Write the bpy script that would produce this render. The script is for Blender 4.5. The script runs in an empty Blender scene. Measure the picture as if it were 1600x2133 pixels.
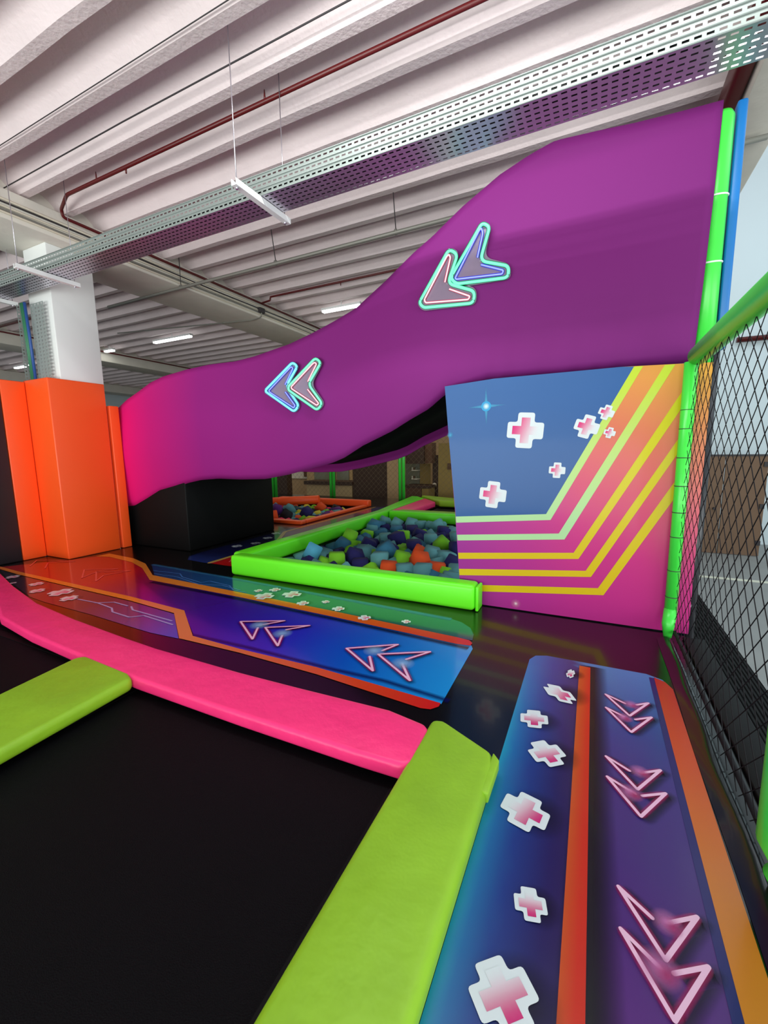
import bpy, bmesh, math, random
from mathutils import Vector, Matrix, noise
random.seed(7)
C = bpy.context.scene.collection
SC = bpy.context.scene
PI = math.pi

# ---------------------------------------------------------------- camera
FPX = 890.0
pit, rol, yaw = math.radians(8.2), math.radians(-.8), math.radians(26.0)
CAM = Vector((0, 0, 1.4))
cy_, sy_ = math.cos(yaw), math.sin(yaw)
FW = Vector((-sy_*math.cos(pit), cy_*math.cos(pit), -math.sin(pit)))
RT = Vector((cy_, sy_, 0)); UP = RT.cross(FW)
R2 = RT*math.cos(rol)+UP*math.sin(rol); U2 = -RT*math.sin(rol)+UP*math.cos(rol)
cam = bpy.data.cameras.new('camera'); camo = bpy.data.objects.new('camera', cam); C.objects.link(camo)
cam.sensor_fit = 'HORIZONTAL'; cam.sensor_width = 36; cam.lens = FPX/1600*36; cam.clip_end = 200
camo.matrix_world = Matrix(((R2.x, U2.x, -FW.x, CAM.x), (R2.y, U2.y, -FW.y, CAM.y), (R2.z, U2.z, -FW.z, CAM.z), (0, 0, 0, 1)))
SC.camera = camo

# ---------------------------------------------------------------- light and exposure
SC.view_settings.view_transform = 'Standard'
SC.view_settings.look = 'None'
SC.view_settings.exposure = 0.0
SC.view_settings.gamma = 1.0
w = bpy.data.worlds.new('world'); SC.world = w; w.use_nodes = True
w.node_tree.nodes['Background'].inputs[0].default_value = (.86, .95, 1, 1)
w.node_tree.nodes['Background'].inputs[1].default_value = 0.88

def area(name, loc, size, sy, power, rot, col=(1, 1, 1)):
    l = bpy.data.lights.new(name, 'AREA'); l.shape = 'RECTANGLE'; l.size = size; l.size_y = sy
    l.energy = power; l.color = col
    o = bpy.data.objects.new(name, l); C.objects.link(o); o.location = loc; o.rotation_euler = rot
    return o
# daylight from the windows behind the camera, room lamps under the ceiling ribs, daylight in the tall bay on the right
area('window_light', (-1.4, -6.6, .3), 13, 3.2, 1120, (math.radians(119), 0, 0), (.94, 1, .94))
area('batten_light', (-.35, 2.27, 4.22), 3.5, .10, 78, (math.radians(25), 0, 0), (.95, 1, .97))
area('batten_light', (-9.5, .1, 4.2), 4.0, .12, 25, (0, 0, 0), (.95, 1, .97))
area('batten_light', (-10, 8.0, 4.25), 5.0, .12, 24, (0, 0, 0), (.97, 1, .92))
area('batten_light', (-3.5, 8.0, 4.25), 3.0, .12, 18, (0, 0, 0), (.97, 1, .92))
area('cafe_fill_light', (-7.5, 12.6, 3.2), 8, .5, 70, (math.radians(-10), 0, 0), (1, .86, .62))  # warm fill added to brighten the cafe wall, no fixture behind it
area('side_fill_light', (7.5, -1.0, 1.4), 9, 3.0, 380, (math.radians(90), 0, math.radians(90)), (.95, 1, 1))  # fill added from the right to brighten the orange pad, no window there
area('bay_light', (4.5, 6.5, 7.6), 5, 8, 190, (0, 0, 0), (.8, .92, 1))

# ---------------------------------------------------------------- helpers
def ray(x, y): return FW+R2*((x-800)/FPX)-U2*((y-1066.5)/FPX)
def Zp(x, y, z=0.):
    d = ray(x, y); return CAM+d*((z-CAM.z)/d.z)
def Yp(x, y, Y):
    d = ray(x, y); return CAM+d*(Y/d.y)
def Xp(x, y, X):
    d = ray(x, y); return CAM+d*(X/d.x)

def s2l(c):
    c = c/255.; return c/12.92 if c <= .04045 else ((c+.055)/1.055)**2.4
def rgb(r, g, b): return (s2l(r), s2l(g), s2l(b), 1)

def mat(name, col, rough=.5, metal=0, bump=0, bscale=20, coat=0, emit=None, es=0, spec=.5, var=0, vscale=3, sheen=0):
    m = bpy.data.materials.new(name); m.use_nodes = True
    n = m.node_tree.nodes; L = m.node_tree.links; p = n['Principled BSDF']
    p.inputs['Base Color'].default_value = col; p.inputs['Roughness'].default_value = rough
    p.inputs['Metallic'].default_value = metal; p.inputs['Coat Weight'].default_value = coat
    p.inputs['Coat Roughness'].default_value = .06
    p.inputs['Specular IOR Level'].default_value = spec
    p.inputs['Sheen Weight'].default_value = sheen
    tc = n.new('ShaderNodeTexCoord')
    if bump:
        t = n.new('ShaderNodeTexNoise'); t.inputs['Scale'].default_value = bscale; t.inputs['Detail'].default_value = 4
        b = n.new('ShaderNodeBump'); b.inputs['Strength'].default_value = bump; b.inputs['Distance'].default_value = .02
        L.new(tc.outputs['Object'], t.inputs['Vector']); L.new(t.outputs['Fac'], b.inputs['Height']); L.new(b.outputs[0], p.inputs['Normal'])
    if var:
        t = n.new('ShaderNodeTexNoise'); t.inputs['Scale'].default_value = vscale; t.inputs['Detail'].default_value = 5
        mx = n.new('ShaderNodeMix'); mx.data_type = 'RGBA'
        mx.inputs['A'].default_value = col; mx.inputs['B'].default_value = tuple(c*(1-var) for c in col[:3])+(1,)
        r = n.new('ShaderNodeMapRange'); r.inputs['From Min'].default_value = .35; r.inputs['From Max'].default_value = .7
        L.new(tc.outputs['Object'], t.inputs['Vector']); L.new(t.outputs['Fac'], r.inputs[0]); L.new(r.outputs[0], mx.inputs['Factor'])
        L.new(mx.outputs['Result'], p.inputs['Base Color'])
    if emit:
        p.inputs['Emission Color'].default_value = emit; p.inputs['Emission Strength'].default_value = es
    return m

M = {}
def addm(k, *a, **kw): M[k] = mat(k, *a, **kw)
addm('ceiling_paint', rgb(231, 214, 216), .8, bump=.3, bscale=30, var=.08, vscale=2)
addm('beam_paint', rgb(226, 219, 208), .7, bump=.15, bscale=10, var=.08)
addm('column_paint', rgb(232, 233, 232), .6)
addm('wall_white', rgb(216, 228, 232), .7)
addm('red_pipe', rgb(88, 16, 18), .4)
addm('grey_pipe', rgb(140, 138, 130), .45, metal=.3)
addm('dark_cable', rgb(50, 45, 48), .6)
addm('galv', rgb(205, 200, 210), .3, metal=.85)
addm('galv_bright', rgb(140, 148, 145), .45, metal=.15)
addm('orange_vinyl', rgb(255, 88, 26), .42, bump=.05, bscale=5)
addm('pink_vinyl', rgb(255, 50, 124), .42, bump=.45, bscale=7, var=.08, vscale=5)
addm('lime_vinyl', rgb(146, 196, 34), .5, bump=.4, bscale=6, var=.14, vscale=4)
addm('green_vinyl', rgb(104, 240, 34), .35, bump=.12, bscale=5)
addm('post_green', rgb(62, 212, 66), .32, bump=.05, bscale=8)
addm('blue_vinyl', rgb(0, 104, 176), .4)
addm('black_vinyl', rgb(10, 10, 12), .2, bump=.10, bscale=2.2, coat=.2, spec=.4)
addm('black_matte', rgb(7, 7, 8), .55, spec=.14)
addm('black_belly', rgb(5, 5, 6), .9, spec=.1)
addm('black_pad', rgb(34, 33, 38), .35)
addm('tramp_bed', rgb(6, 6, 10), .6, spec=.1, bump=.3, bscale=260, var=.2, vscale=1.5)
addm('net_black', rgb(16, 13, 18), .7, spec=.2)
addm('net_far', rgb(120, 105, 80), .6)
addm('acrylic', rgb(142, 126, 148), .2, metal=.3)
addm('neon_mint', (.1, .1, .1, 1), .4, emit=(.15, 1, .62, 1), es=1.0)
addm('neon_cyan', (.1, .1, .1, 1), .4, emit=(.2, .95, 1, 1), es=1.0)
addm('neon_pink', (.1, .1, .1, 1), .4, emit=(1, .72, .78, 1), es=1.1)
addm('neon_blue', (.1, .1, .1, 1), .4, emit=(.32, .40, 1, 1), es=1.1)
addm('glow_green', rgb(5, 110, 70), .5, emit=rgb(0, 130, 80), es=.5)
addm('glow_teal', rgb(10, 130, 160), .5, emit=rgb(0, 120, 170), es=.5)
addm('glow_blue', rgb(30, 30, 160), .5, emit=rgb(20, 40, 210), es=.7)
addm('glow_red', rgb(190, 70, 100), .5, emit=rgb(200, 60, 90), es=.4)
addm('tube_light', (1, 1, 1, 1), .4, emit=(.95, 1, .97, 1), es=6)
addm('concrete', rgb(150, 152, 150), .6, var=.1, vscale=2)
addm('floor_line', rgb(225, 225, 205), .6)
addm('rubber', rgb(11, 11, 12), .75, spec=.2)
addm('cardboard', rgb(120, 92, 70), .7)
addm('brown_dark', rgb(58, 36, 24), .6)
addm('brown_mid', rgb(92, 60, 38), .6)
addm('tan_wall', rgb(176, 146, 108), .7)
addm('ochre_wall', rgb(150, 124, 66), .7)
addm('sand_wall', rgb(190, 162, 118), .7)
addm('glass_grey', rgb(120, 122, 104), .2)
addm('cream', rgb(225, 215, 195), .6)
addm('white_plain', rgb(235, 235, 235), .5)
addm('cable_blue', rgb(40, 80, 150), .5)
addm('cable_green', rgb(50, 120, 85), .5)
FOAM = dict(teal=rgb(98, 160, 166), blue=rgb(52, 118, 150), sky=rgb(90, 180, 215), navy=rgb(30, 26, 96), lime=rgb(128, 208, 36), orange=rgb(240, 84, 28),
            purple=rgb(92, 30, 120), black=rgb(18, 16, 26), pink=rgb(240, 60, 105), yellow=rgb(215, 205, 60))
for k, v in FOAM.items(): addm('foam_'+k, v, .85, bump=.1, bscale=40)

# rubber mat with moulded ridges
def ribbed(m):
    n = m.node_tree.nodes; L = m.node_tree.links; p = n['Principled BSDF']
    tc = n.new('ShaderNodeTexCoord'); wv = n.new('ShaderNodeTexWave'); wv.bands_direction = 'X'; wv.inputs['Scale'].default_value = 9
    b = n.new('ShaderNodeBump'); b.inputs['Strength'].default_value = .8; b.inputs['Distance'].default_value = .02
    L.new(tc.outputs['Object'], wv.inputs['Vector']); L.new(wv.outputs['Fac'], b.inputs['Height']); L.new(b.outputs[0], p.inputs['Normal'])
ribbed(M['rubber'])

# slide fabric: purple cloth, coloured light at the low end painted in as magenta
def fabric():
    m = mat('slide_fabric', rgb(132, 32, 122), .62, bump=.06, bscale=3, spec=.12)
    n = m.node_tree.nodes; L = m.node_tree.links; p = n['Principled BSDF']
    tc = n.new('ShaderNodeTexCoord'); sp = n.new('ShaderNodeSeparateXYZ'); g = n.new('ShaderNodeNewGeometry')
    L.new(g.outputs['Position'], sp.inputs[0])
    r = n.new('ShaderNodeValToRGB'); mr = n.new('ShaderNodeMapRange')
    mr.inputs['From Min'].default_value = -6.4; mr.inputs['From Max'].default_value = .8
    L.new(sp.outputs['X'], mr.inputs[0]); L.new(mr.outputs[0], r.inputs[0])
    e = r.color_ramp.elements
    e[0].position = 0; e[0].color = rgb(232, 20, 118)
    e[1].position = 1; e[1].color = rgb(106, 31, 101)
    x = e.new(.10); x.color = rgb(190, 26, 118)
    x = e.new(.24); x.color = rgb(146, 32, 122)
    x = e.new(.5); x.color = rgb(126, 36, 116)
    L.new(r.outputs[0], p.inputs['Base Color'])
    return m
M['slide_fabric'] = fabric()

# printed vinyl: the colour (and the transparency of soft edges) of the artwork is stored on the mesh
def print_mat(name, rough, coat, spec=.4):
    m = bpy.data.materials.new(name); m.use_nodes = True
    n = m.node_tree.nodes; L = m.node_tree.links; p = n['Principled BSDF']; out = n['Material Output']
    a = n.new('ShaderNodeVertexColor'); a.layer_name = 'ink'
    p.inputs['Roughness'].default_value = rough; p.inputs['Coat Weight'].default_value = coat; p.inputs['Coat Roughness'].default_value = .08
    tc = n.new('ShaderNodeTexCoord'); t = n.new('ShaderNodeTexNoise'); t.inputs['Scale'].default_value = 2.2; t.inputs['Detail'].default_value = 3
    b = n.new('ShaderNodeBump'); b.inputs['Strength'].default_value = .12; b.inputs['Distance'].default_value = .02
    L.new(tc.outputs['Object'], t.inputs['Vector']); L.new(t.outputs['Fac'], b.inputs['Height']); L.new(b.outputs[0], p.inputs['Normal'])
    tr = n.new('ShaderNodeBsdfTransparent'); mx = n.new('ShaderNodeMixShader')
    L.new(a.outputs['Color'], p.inputs['Base Color']); p.inputs['Specular IOR Level'].default_value = spec
    L.new(a.outputs['Alpha'], mx.inputs[0]); L.new(tr.outputs[0], mx.inputs[1]); L.new(p.outputs[0], mx.inputs[2])
    L.new(mx.outputs[0], out.inputs[0])
    return m
M['floor_print'] = print_mat('floor_print', .16, .45)
M['lane_print'] = print_mat('lane_print', .34, .08)
M['panel_print'] = print_mat('panel_print', .34, .06, .18)

def tag(o, label=None, cat=None, group=None, kind=None):
    if label: o['label'] = label
    if cat: o['category'] = cat
    if group: o['group'] = group
    if kind: o['kind'] = kind
    return o

def thing(name, label, cat, loc=(0, 0, 0), rz=0, group=None):
    o = bpy.data.objects.new(name, None); C.objects.link(o); o.location = loc; o.rotation_euler = (0, 0, rz)
    o.empty_display_size = .1
    return tag(o, label, cat, group)

def obj(name, bm, m, parent=None, bevel=0, seg=2, smooth=False, solid=0):
    """world-space bmesh -> one object; its origin is the parent's place or the bottom centre"""
    bm.normal_update()
    if parent:
        off = parent.location.copy()
        p2 = parent.parent
        while p2: off += p2.location; p2 = p2.parent
    else:
        xs = [v.co.x for v in bm.verts]; ys = [v.co.y for v in bm.verts]; zs = [v.co.z for v in bm.verts]
        off = Vector(((min(xs)+max(xs))/2, (min(ys)+max(ys))/2, min(zs)))
    bmesh.ops.translate(bm, verts=bm.verts, vec=-off)
    me = bpy.data.meshes.new(name); bm.to_mesh(me); bm.free()
    ms = m if isinstance(m, (list, tuple)) else [m]
    for k in ms: me.materials.append(M[k])
    if smooth:
        for f in me.polygons: f.use_smooth = True
    o = bpy.data.objects.new(name, me); C.objects.link(o)
    if parent: o.parent = parent
    else: o.location = off
    if solid:
        s = o.modifiers.new('s', 'SOLIDIFY'); s.thickness = solid; s.offset = 0
    if bevel:
        b = o.modifiers.new('b', 'BEVEL'); b.width = bevel; b.segments = seg; b.limit_method = 'ANGLE'
        for f in me.polygons: f.use_smooth = True
        b.harden_normals = False
    return o

def box(bm, x0, y0, z0, x1, y1, z1, mi=0):
    vs = [bm.verts.new(c) for c in ((x0, y0, z0), (x1, y0, z0), (x1, y1, z0), (x0, y1, z0), (x0, y0, z1), (x1, y0, z1), (x1, y1, z1), (x0, y1, z1))]
    for q in ((0, 3, 2, 1), (4, 5, 6, 7), (0, 1, 5, 4), (1, 2, 6, 5), (2, 3, 7, 6), (3, 0, 4, 7)):
        f = bm.faces.new([vs[i] for i in q]); f.material_index = mi
    return vs
def B(*a):
    bm = bmesh.new(); box(bm, *a); return bm

def tube(bm, pts, r, n=10, cap=True, closed=False, mi=0):
    pts = [Vector(p) for p in pts]; rings = []
    N = len(pts)
    for i, p in enumerate(pts):
        if closed: t = (pts[(i+1) % N]-pts[i-1])
        else: t = (pts[min(i+1, N-1)]-pts[max(i-1, 0)])
        t.normalize()
        a = Vector((0, 0, 1)) if abs(t.z) < .9 else Vector((1, 0, 0))
        u = t.cross(a).normalized(); v = t.cross(u)
        rr = r[i] if isinstance(r, (list, tuple)) else r
        rings.append([bm.verts.new(p+(u*math.cos(2*PI*k/n)+v*math.sin(2*PI*k/n))*rr) for k in range(n)])
    for i in range(N if closed else N-1):
        A, D = rings[i], rings[(i+1) % N]
        for k in range(n):
            f = bm.faces.new((A[k], A[(k+1) % n], D[(k+1) % n], D[k])); f.smooth = True; f.material_index = mi
    if cap and not closed:
        bm.faces.new(rings[0][::-1]); bm.faces.new(rings[-1])
def T(pts, r, n=10, **k):
    bm = bmesh.new(); tube(bm, pts, r, n, **k); bmesh.ops.recalc_face_normals(bm, faces=bm.faces); return bm

def prism(pts, z0, z1):
    bm = bmesh.new()
    a = [bm.verts.new((p[0], p[1], z0)) for p in pts]; b = [bm.verts.new((p[0], p[1], z1)) for p in pts]
    bm.faces.new(a[::-1]); bm.faces.new(b); n = len(pts)
    for i in range(n): bm.faces.new((a[i], a[(i+1) % n], b[(i+1) % n], b[i]))
    bmesh.ops.recalc_face_normals(bm, faces=bm.faces)
    return bm

def struct(name, bm, m, **k):
    return tag(obj(name, bm, m, **k), kind='structure')

# ---------------------------------------------------------------- the building
# ribbed concrete ceiling; the ribs run along x
RZ, P, Y0 = 4.4, .47, 2.12
prof = []
for n in range(-12, 34):
    y = Y0+n*P
    prof += [(y-.21, RZ+.165), (y-.16, RZ+.155), (y-.11, RZ+.125), (y-.06, RZ+.08), (y-.015, RZ+.02), (y, RZ), (y+.085, RZ), (y+.095, RZ+.02), (y+.115, RZ+.12), (y+.145, RZ+.16)]
bm = bmesh.new()
xs = [-22]+[-22+i*.5 for i in range(1, 47)]
rows = []
for x in xs:
    rows.append([bm.verts.new((x, p[0]+.006*noise.noise(Vector((x*1.3, p[0]*3, 0))), p[1]+.006*noise.noise(Vector((x*2.1, p[0]*3, 5))))) for p in prof])
for i in range(len(xs)-1):
    for j in range(len(prof)-1):
        bm.faces.new((rows[i][j], rows[i][j+1], rows[i+1][j+1], rows[i+1][j]))
for v in list(bm.verts):
    if v.co.x > 1.02: v.co.x = 1.02
o = struct('ceiling', bm, 'ceiling_paint', smooth=True)
o.data.set_sharp_from_angle(angle=math.radians(33))

def beam(nm, x0, x1, y0=-3.5, y1=17.4, mi='beam_paint'):
    bm = B(x0, y0, 4.05, x1, y1, 4.375); box(bm, x0+.16, y0, 4.37, x1-.16, y1, 4.66)
    return struct(nm, bm, mi, bevel=.012)
beam('trim_1', -7.1, -6.1)
beam('trim_2', -13.6, -12.8)
beam('trim_3', .93, 1.27)
beam('trim_4', -19.6, -18.8)

# floors: the black raised platform (with openings for the beds and pits) and the concrete floor below it
def rect_minus(bm, X, Y, holes, z):
    vs = {}
    def V(i, j):
        if (i, j) not in vs: vs[i, j] = bm.verts.new((X[i], Y[j], z))
        return vs[i, j]
    for i in range(len(X)-1):
        for j in range(len(Y)-1):
            cx, cy = (X[i]+X[i+1])/2, (Y[j]+Y[j+1])/2
            if any(h[0] < cx < h[2] and h[1] < cy < h[3] for h in holes): continue
            bm.faces.new((V(i, j), V(i+1, j), V(i+1, j+1), V(i, j+1)))
PIT1 = (-3.62, 3.74, .55, 7.6); PIT2 = (-7.8, 6.75, -5.12, 9.3); BED3 = (-3.42, 8.3, .4, 9.95)
BED1 = (-2.55, -2.2, -.60, 1.68); BED2 = (-6.2, -2.2, -3.05, 1.68)
holes = [PIT1, PIT2, BED3, BED1, BED2, (-6.842, 3.358, -6.318, 3.922)]
X = sorted(set([-16, .68]+[h[0] for h in holes]+[h[2] for h in holes])); Y = sorted(set([-2.6, 11.35]+[h[1] for h in holes]+[h[3] for h in holes]))
bm = bmesh.new(); rect_minus(bm, X, Y, holes, 0)
g = bmesh.ops.extrude_face_region(bm, geom=list(bm.faces)); bmesh.ops.translate(bm, verts=[v for v in g['geom'] if isinstance(v, bmesh.types.BMVert)], vec=(0, 0, -.12))
bmesh.ops.recalc_face_normals(bm, faces=bm.faces)
tag(obj('raised_platform', bm, 'black_vinyl'), 'glossy black vinyl deck that the pads, graphics and foam pits are set into', 'platform')
struct('floor', B(-22, -4, -1.1, 9, 18, -1.0), 'concrete')
bm = B(-22, 17.2, -1, 1.3, 17.4, 4.7); struct('wall_back', bm, 'wall_white')
struct('wall_far_right', B(1.27, 13.2, -1, 9, 13.4, 9), 'wall_white')
struct('wall_left', B(-22.2, -3.5, -1, -22, 17.4, 4.7), 'wall_white')
struct('wall_right', B(8.9, 1.0, -1, 9.1, 13.4, 9), 'wall_white')
bm = bmesh.new()
for a in ((1.5, 9.42, -.999, 8.5, 9.56, -.997),): box(bm, *a)
tag(obj('floor_marking', bm, 'floor_line'), 'pale yellow line taped across the grey concrete floor beyond the net', 'floor line')
tag(obj('rubber_runner', B(.78, .9, -.999, 1.64, 8.55, -.97), 'rubber'), 'ridged black rubber mat on the concrete floor outside the net', 'rubber mat')
bm = B(.60, -2.0, -.999, .66, 11.2, -.125); tag(obj('platform_skirting', bm, 'black_matte'), 'black boarding closing the right side of the raised platform', 'boarding')

# column
struct('column', B(-6.84, 3.36, -1, -6.32, 3.92, 4.05), 'column_paint', bevel=.012)

# ---------------------------------------------------------------- orange wall pads, black pads
tag(obj('wall_pad', prism([(-6.86, 3.18), (-6.28, 3.18), (-6.28, 3.895), (-6.312, 3.895), (-6.312, 3.345), (-6.86, 3.345)], .003, 2.38), 'orange_vinyl', bevel=.014, seg=3), 'tall orange pad wrapping the white column', 'wall pad')
tag(obj('wall_pad', B(-6.6, 3.93, .003, -6.28, 4.07, 2.09), 'orange_vinyl', bevel=.012, seg=3), 'narrow lower orange pad against the far side of the column padding', 'wall pad')
tag(obj('wall_pad', B(-6.95, 2.9, .003, -6.80, 3.175, 2.36), 'orange_vinyl', bevel=.012, seg=3), 'flat orange strip pad between the black pad and the column padding', 'wall pad')
bm = B(-6.94, -1.0, .003, -6.80, 2.895, 2.6)
o = tag(obj('wall_pad', bm, 'black_pad', bevel=.012, seg=3), 'dark grey wall pad at the left edge of the photo', 'wall pad')
tag(obj('padded_box', B(-8.4, 4.16, .002, -5.13, 5.98, 1.06), 'black_matte', bevel=.015), 'large black padded block carrying the low end of the slide', 'padded block')

# ---------------------------------------------------------------- slide
def sky(X):     # distance of the cloth side from the camera along y
    t = max(0., min(1., (-1.2-X)/2.6)); t = t*t*(3-2*t)
    return 3.86+t*.25
def on_skirt(x, y):
    Y = 3.9
    for _ in range(8): Y = sky(Yp(x, y, Y).x)
    return Yp(x, y, Y)
top_px = [(247, 846), (262, 832), (285, 816), (310, 797), (337, 784), (386, 769), (431, 759), (487, 752), (525, 742), (562, 729), (600, 716), (650, 692), (700, 664), (740, 640),
          (800, 585), (860, 525), (900, 490), (965, 425), (1040, 360), (1100, 320), (1150, 292), (1170, 286), (1250, 268), (1325, 252), (1420, 228), (1510, 203)]
bot_px = [(274, 1055), (300, 1040), (326, 1024), (356, 1016), (386, 1006), (412, 1000), (450, 997), (495, 999), (547, 998), (594, 989), (640, 977), (687, 964), (712, 953), (750, 928),
          (812, 897), (850, 873), (890, 850), (926, 818), (1010, 790), (1150, 780), (1300, 765), (1445, 752)]
def curve(px):
    pts = [on_skirt(*p) for p in px]; return [(p.x, p.z) for p in pts]
TC, BC = curve(top_px), curve(bot_px)
TC = [(-6.9, TC[0][1]-.25)]+TC; BC = [(-6.9, BC[0][1]-.05)]+BC
def ev(cv, x):
    if x <= cv[0][0]: return cv[0][1]
    for a, b in zip(cv, cv[1:]):
        if x <= b[0]: return a[1]+(b[1]-a[1])*(x-a[0])/max(1e-6, b[0]-a[0])
    return cv[-1][1]
XT, XB = TC[-1][0], BC[-1][0]; XR = min(XT, XB)
sl = thing('slide', 'wavy purple fabric-sided slide rising to the right over the pit', 'slide', (-3, 4.9, 1.0))
def skirt(name, dy, m, sgn):
    bm = bmesh.new(); nx, nz = 150, 22; g = []
    for i in range(nx+1):
        s_ = i/nx; xt = -6.9+(XT+6.9)*s_; xb = -6.9+(XB+6.9)*s_; zt, zb = ev(TC, xt), ev(BC, xb)
        col = []
        for j in range(nz+1):
            t = j/nz; z = zb+(zt-zb)*t; x = xb+(xt-xb)*t
            b = .05*math.sin(PI*t)+.012*noise.noise(Vector((x*1.1, z*1.5, dy)))
            b += .008*math.sin(x*31+2*math.sin(x*7))*math.exp(-(z-zb)*5)*max(0, min(1, x+1.6))
            if t < .06: b -= .03*(1-t/.06)
            col.append(bm.verts.new((x, sky(x)+dy-sgn*b+sgn*.03, z)))
        g.append(col)
    for i in range(nx):
        for j in range(nz):
            bm.faces.new((g[i][j], g[i+1][j], g[i+1][j+1], g[i][j+1]))
    return obj(name, bm, m, sl, smooth=True, solid=.012)
skirt('side_cloth', 0, 'slide_fabric', 1)
skirt('side_cloth', 1.9, 'slide_fabric', -1)
def deck(name, f, m, y0=.07, y1=1.83, xs0=-5.1):
    bm = bmesh.new(); n = 100; pr = None
    for i in range(n+1):
        x = xs0+(XR-.09-xs0)*i/n; z = f(x)
        c = (bm.verts.new((x, sky(x)+y0, z)), bm.verts.new((x, sky(x)+y1, z)))
        if pr: bm.faces.new((pr[0], c[0], c[1], pr[1]))
        pr = c
    return obj(name, bm, m, sl, smooth=True, solid=.02)
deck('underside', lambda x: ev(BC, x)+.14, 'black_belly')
deck('sliding_bed', lambda x: max(1.1, ev(BC, x)*.35+ev(TC, x)*.65-.1), 'slide_fabric', xs0=-6.8)

# neon arrow signs on the cloth
def lens(p): return on_skirt(*p)+Vector((0, -.05, 0))
def roundpath(pts, r, closed=True, n=6):
    out = []; N = len(pts)
    for i in range(N):
        p = Vector(pts[i])
        if not closed and i in (0, N-1): out.append(p); continue
        a = Vector(pts[i-1])-p; b = Vector(pts[(i+1) % N])-p
        ra = min(r, a.length*.45, b.length*.45); A = p+a.normalized()*ra; D = p+b.normalized()*ra
        for k in range(n+1):
            t = k/n; out.append(A*(1-t)**2+p*2*t*(1-t)+D*t*t)
    return out
def neon(label, outer, inner, board, mo, mi_, gl_o, gl_i, sc, ox, oy):
    px = lambda L: [(ox+x/sc, oy+y/sc) for x, y in L]
    O, I, Bd = px(outer), px(inner), px(board)
    c = on_skirt(sum(p[0] for p in O)/len(O), sum(p[1] for p in O)/len(O))
    Y = min(on_skirt(*p).y for p in Bd)-.055
    pl = lambda p, d=0: Yp(p[0], p[1], Y-d)
    t = thing('neon_arrow', label, 'neon sign', (c.x, Y, c.z-.15), group='neon arrow signs on the slide')
    bp = roundpath([pl(p) for p in Bd], .07)
    bm = bmesh.new(); a = [bm.verts.new(p) for p in bp]; b = [bm.verts.new(p+Vector((0, .012, 0))) for p in bp]
    n = len(a); bm.faces.new(a); bm.faces.new(b[::-1])
    for i in range(n): bm.faces.new((a[i], b[i], b[(i+1) % n], a[(i+1) % n]))
    bmesh.ops.recalc_face_normals(bm, faces=bm.faces)
    obj('backing_board', bm, 'acrylic', t)
    obj('outer_tube', T(roundpath([pl(p, .022) for p in O], .06), .0125, 8, closed=True), mo, t)
    obj('outer_halo', T(roundpath([pl(p, .008) for p in O], .06), .017, 6, closed=True), gl_o, t)  # emissive strip added to imitate the halo around the outer tube
    obj('inner_tube', T(roundpath([pl(p, .022) for p in I], .04, closed=False), .0062, 8), mi_, t)
    obj('inner_halo', T(roundpath([pl(p, .010) for p in I], .04, closed=False), .011, 6), gl_i, t)  # imitated halo behind the inner tube, likewise added
    for q in (O[0], O[2]):
        a = pl(q, 0); obj('standoff', T([a, a+Vector((0, .06, 0))], .006, 8), 'galv', t)
neon('right-hand arrow of the upper pair, blue inner tube, mint outline',
     [(1030, 160), (1135, 215), (1000, 690), (1400, 760), (1390, 920), (670, 1010), (590, 925)],
     [(965, 640), (1040, 300), (1018, 235), (990, 265), (655, 925), (670, 945), (1310, 870), (1325, 820), (1015, 742)],
     [(1040, 130), (1160, 190), (1062, 640), (1420, 730), (1430, 940), (660, 1065), (560, 930)],
     'neon_mint', 'neon_blue', 'glow_green', 'glow_blue', 6.667, 850, 440)
neon('left-hand arrow of the upper pair, pink inner tube, mint outline',
     [(570, 525), (690, 600), (550, 1005), (925, 1110), (910, 1275), (215, 1340), (155, 1270)],
     [(512, 985), (590, 640), (568, 600), (540, 625), (225, 1230), (245, 1272), (840, 1225), (860, 1180), (575, 1080)],
     [(575, 495), (712, 560), (600, 960), (960, 1070), (945, 1300), (200, 1385), (120, 1280)],
     'neon_mint', 'neon_pink', 'glow_green', 'glow_red', 6.667, 850, 440)
neon('left-hand arrow of the lower pair, blue inner tube, cyan outline',
     [(740, 265), (850, 350), (600, 800), (880, 1220), (780, 1365), (150, 920), (150, 870)],
     [(575, 760), (750, 400), (722, 365), (690, 380), (215, 890), (230, 925), (765, 1275), (800, 1230), (580, 925)],
     [(745, 235), (890, 340), (660, 800), (930, 1230), (800, 1405), (115, 945), (115, 850)],
     'neon_cyan', 'neon_blue', 'glow_teal', 'glow_blue', 10.667, 540, 730)
neon('right-hand arrow of the lower pair, pink inner tube, mint outline',
     [(1250, 165), (1370, 270), (1090, 750), (1400, 1180), (1290, 1330), (650, 880), (650, 800)],
     [(1080, 690), (1275, 300), (1235, 265), (1195, 290), (710, 810), (720, 850), (1280, 1220), (1325, 1180), (1075, 865)],
     [(1260, 135), (1415, 260), (1160, 750), (1460, 1180), (1310, 1370), (610, 910), (610, 780)],
     'neon_mint', 'neon_pink', 'glow_green', 'glow_red', 10.667, 540, 730)

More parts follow.
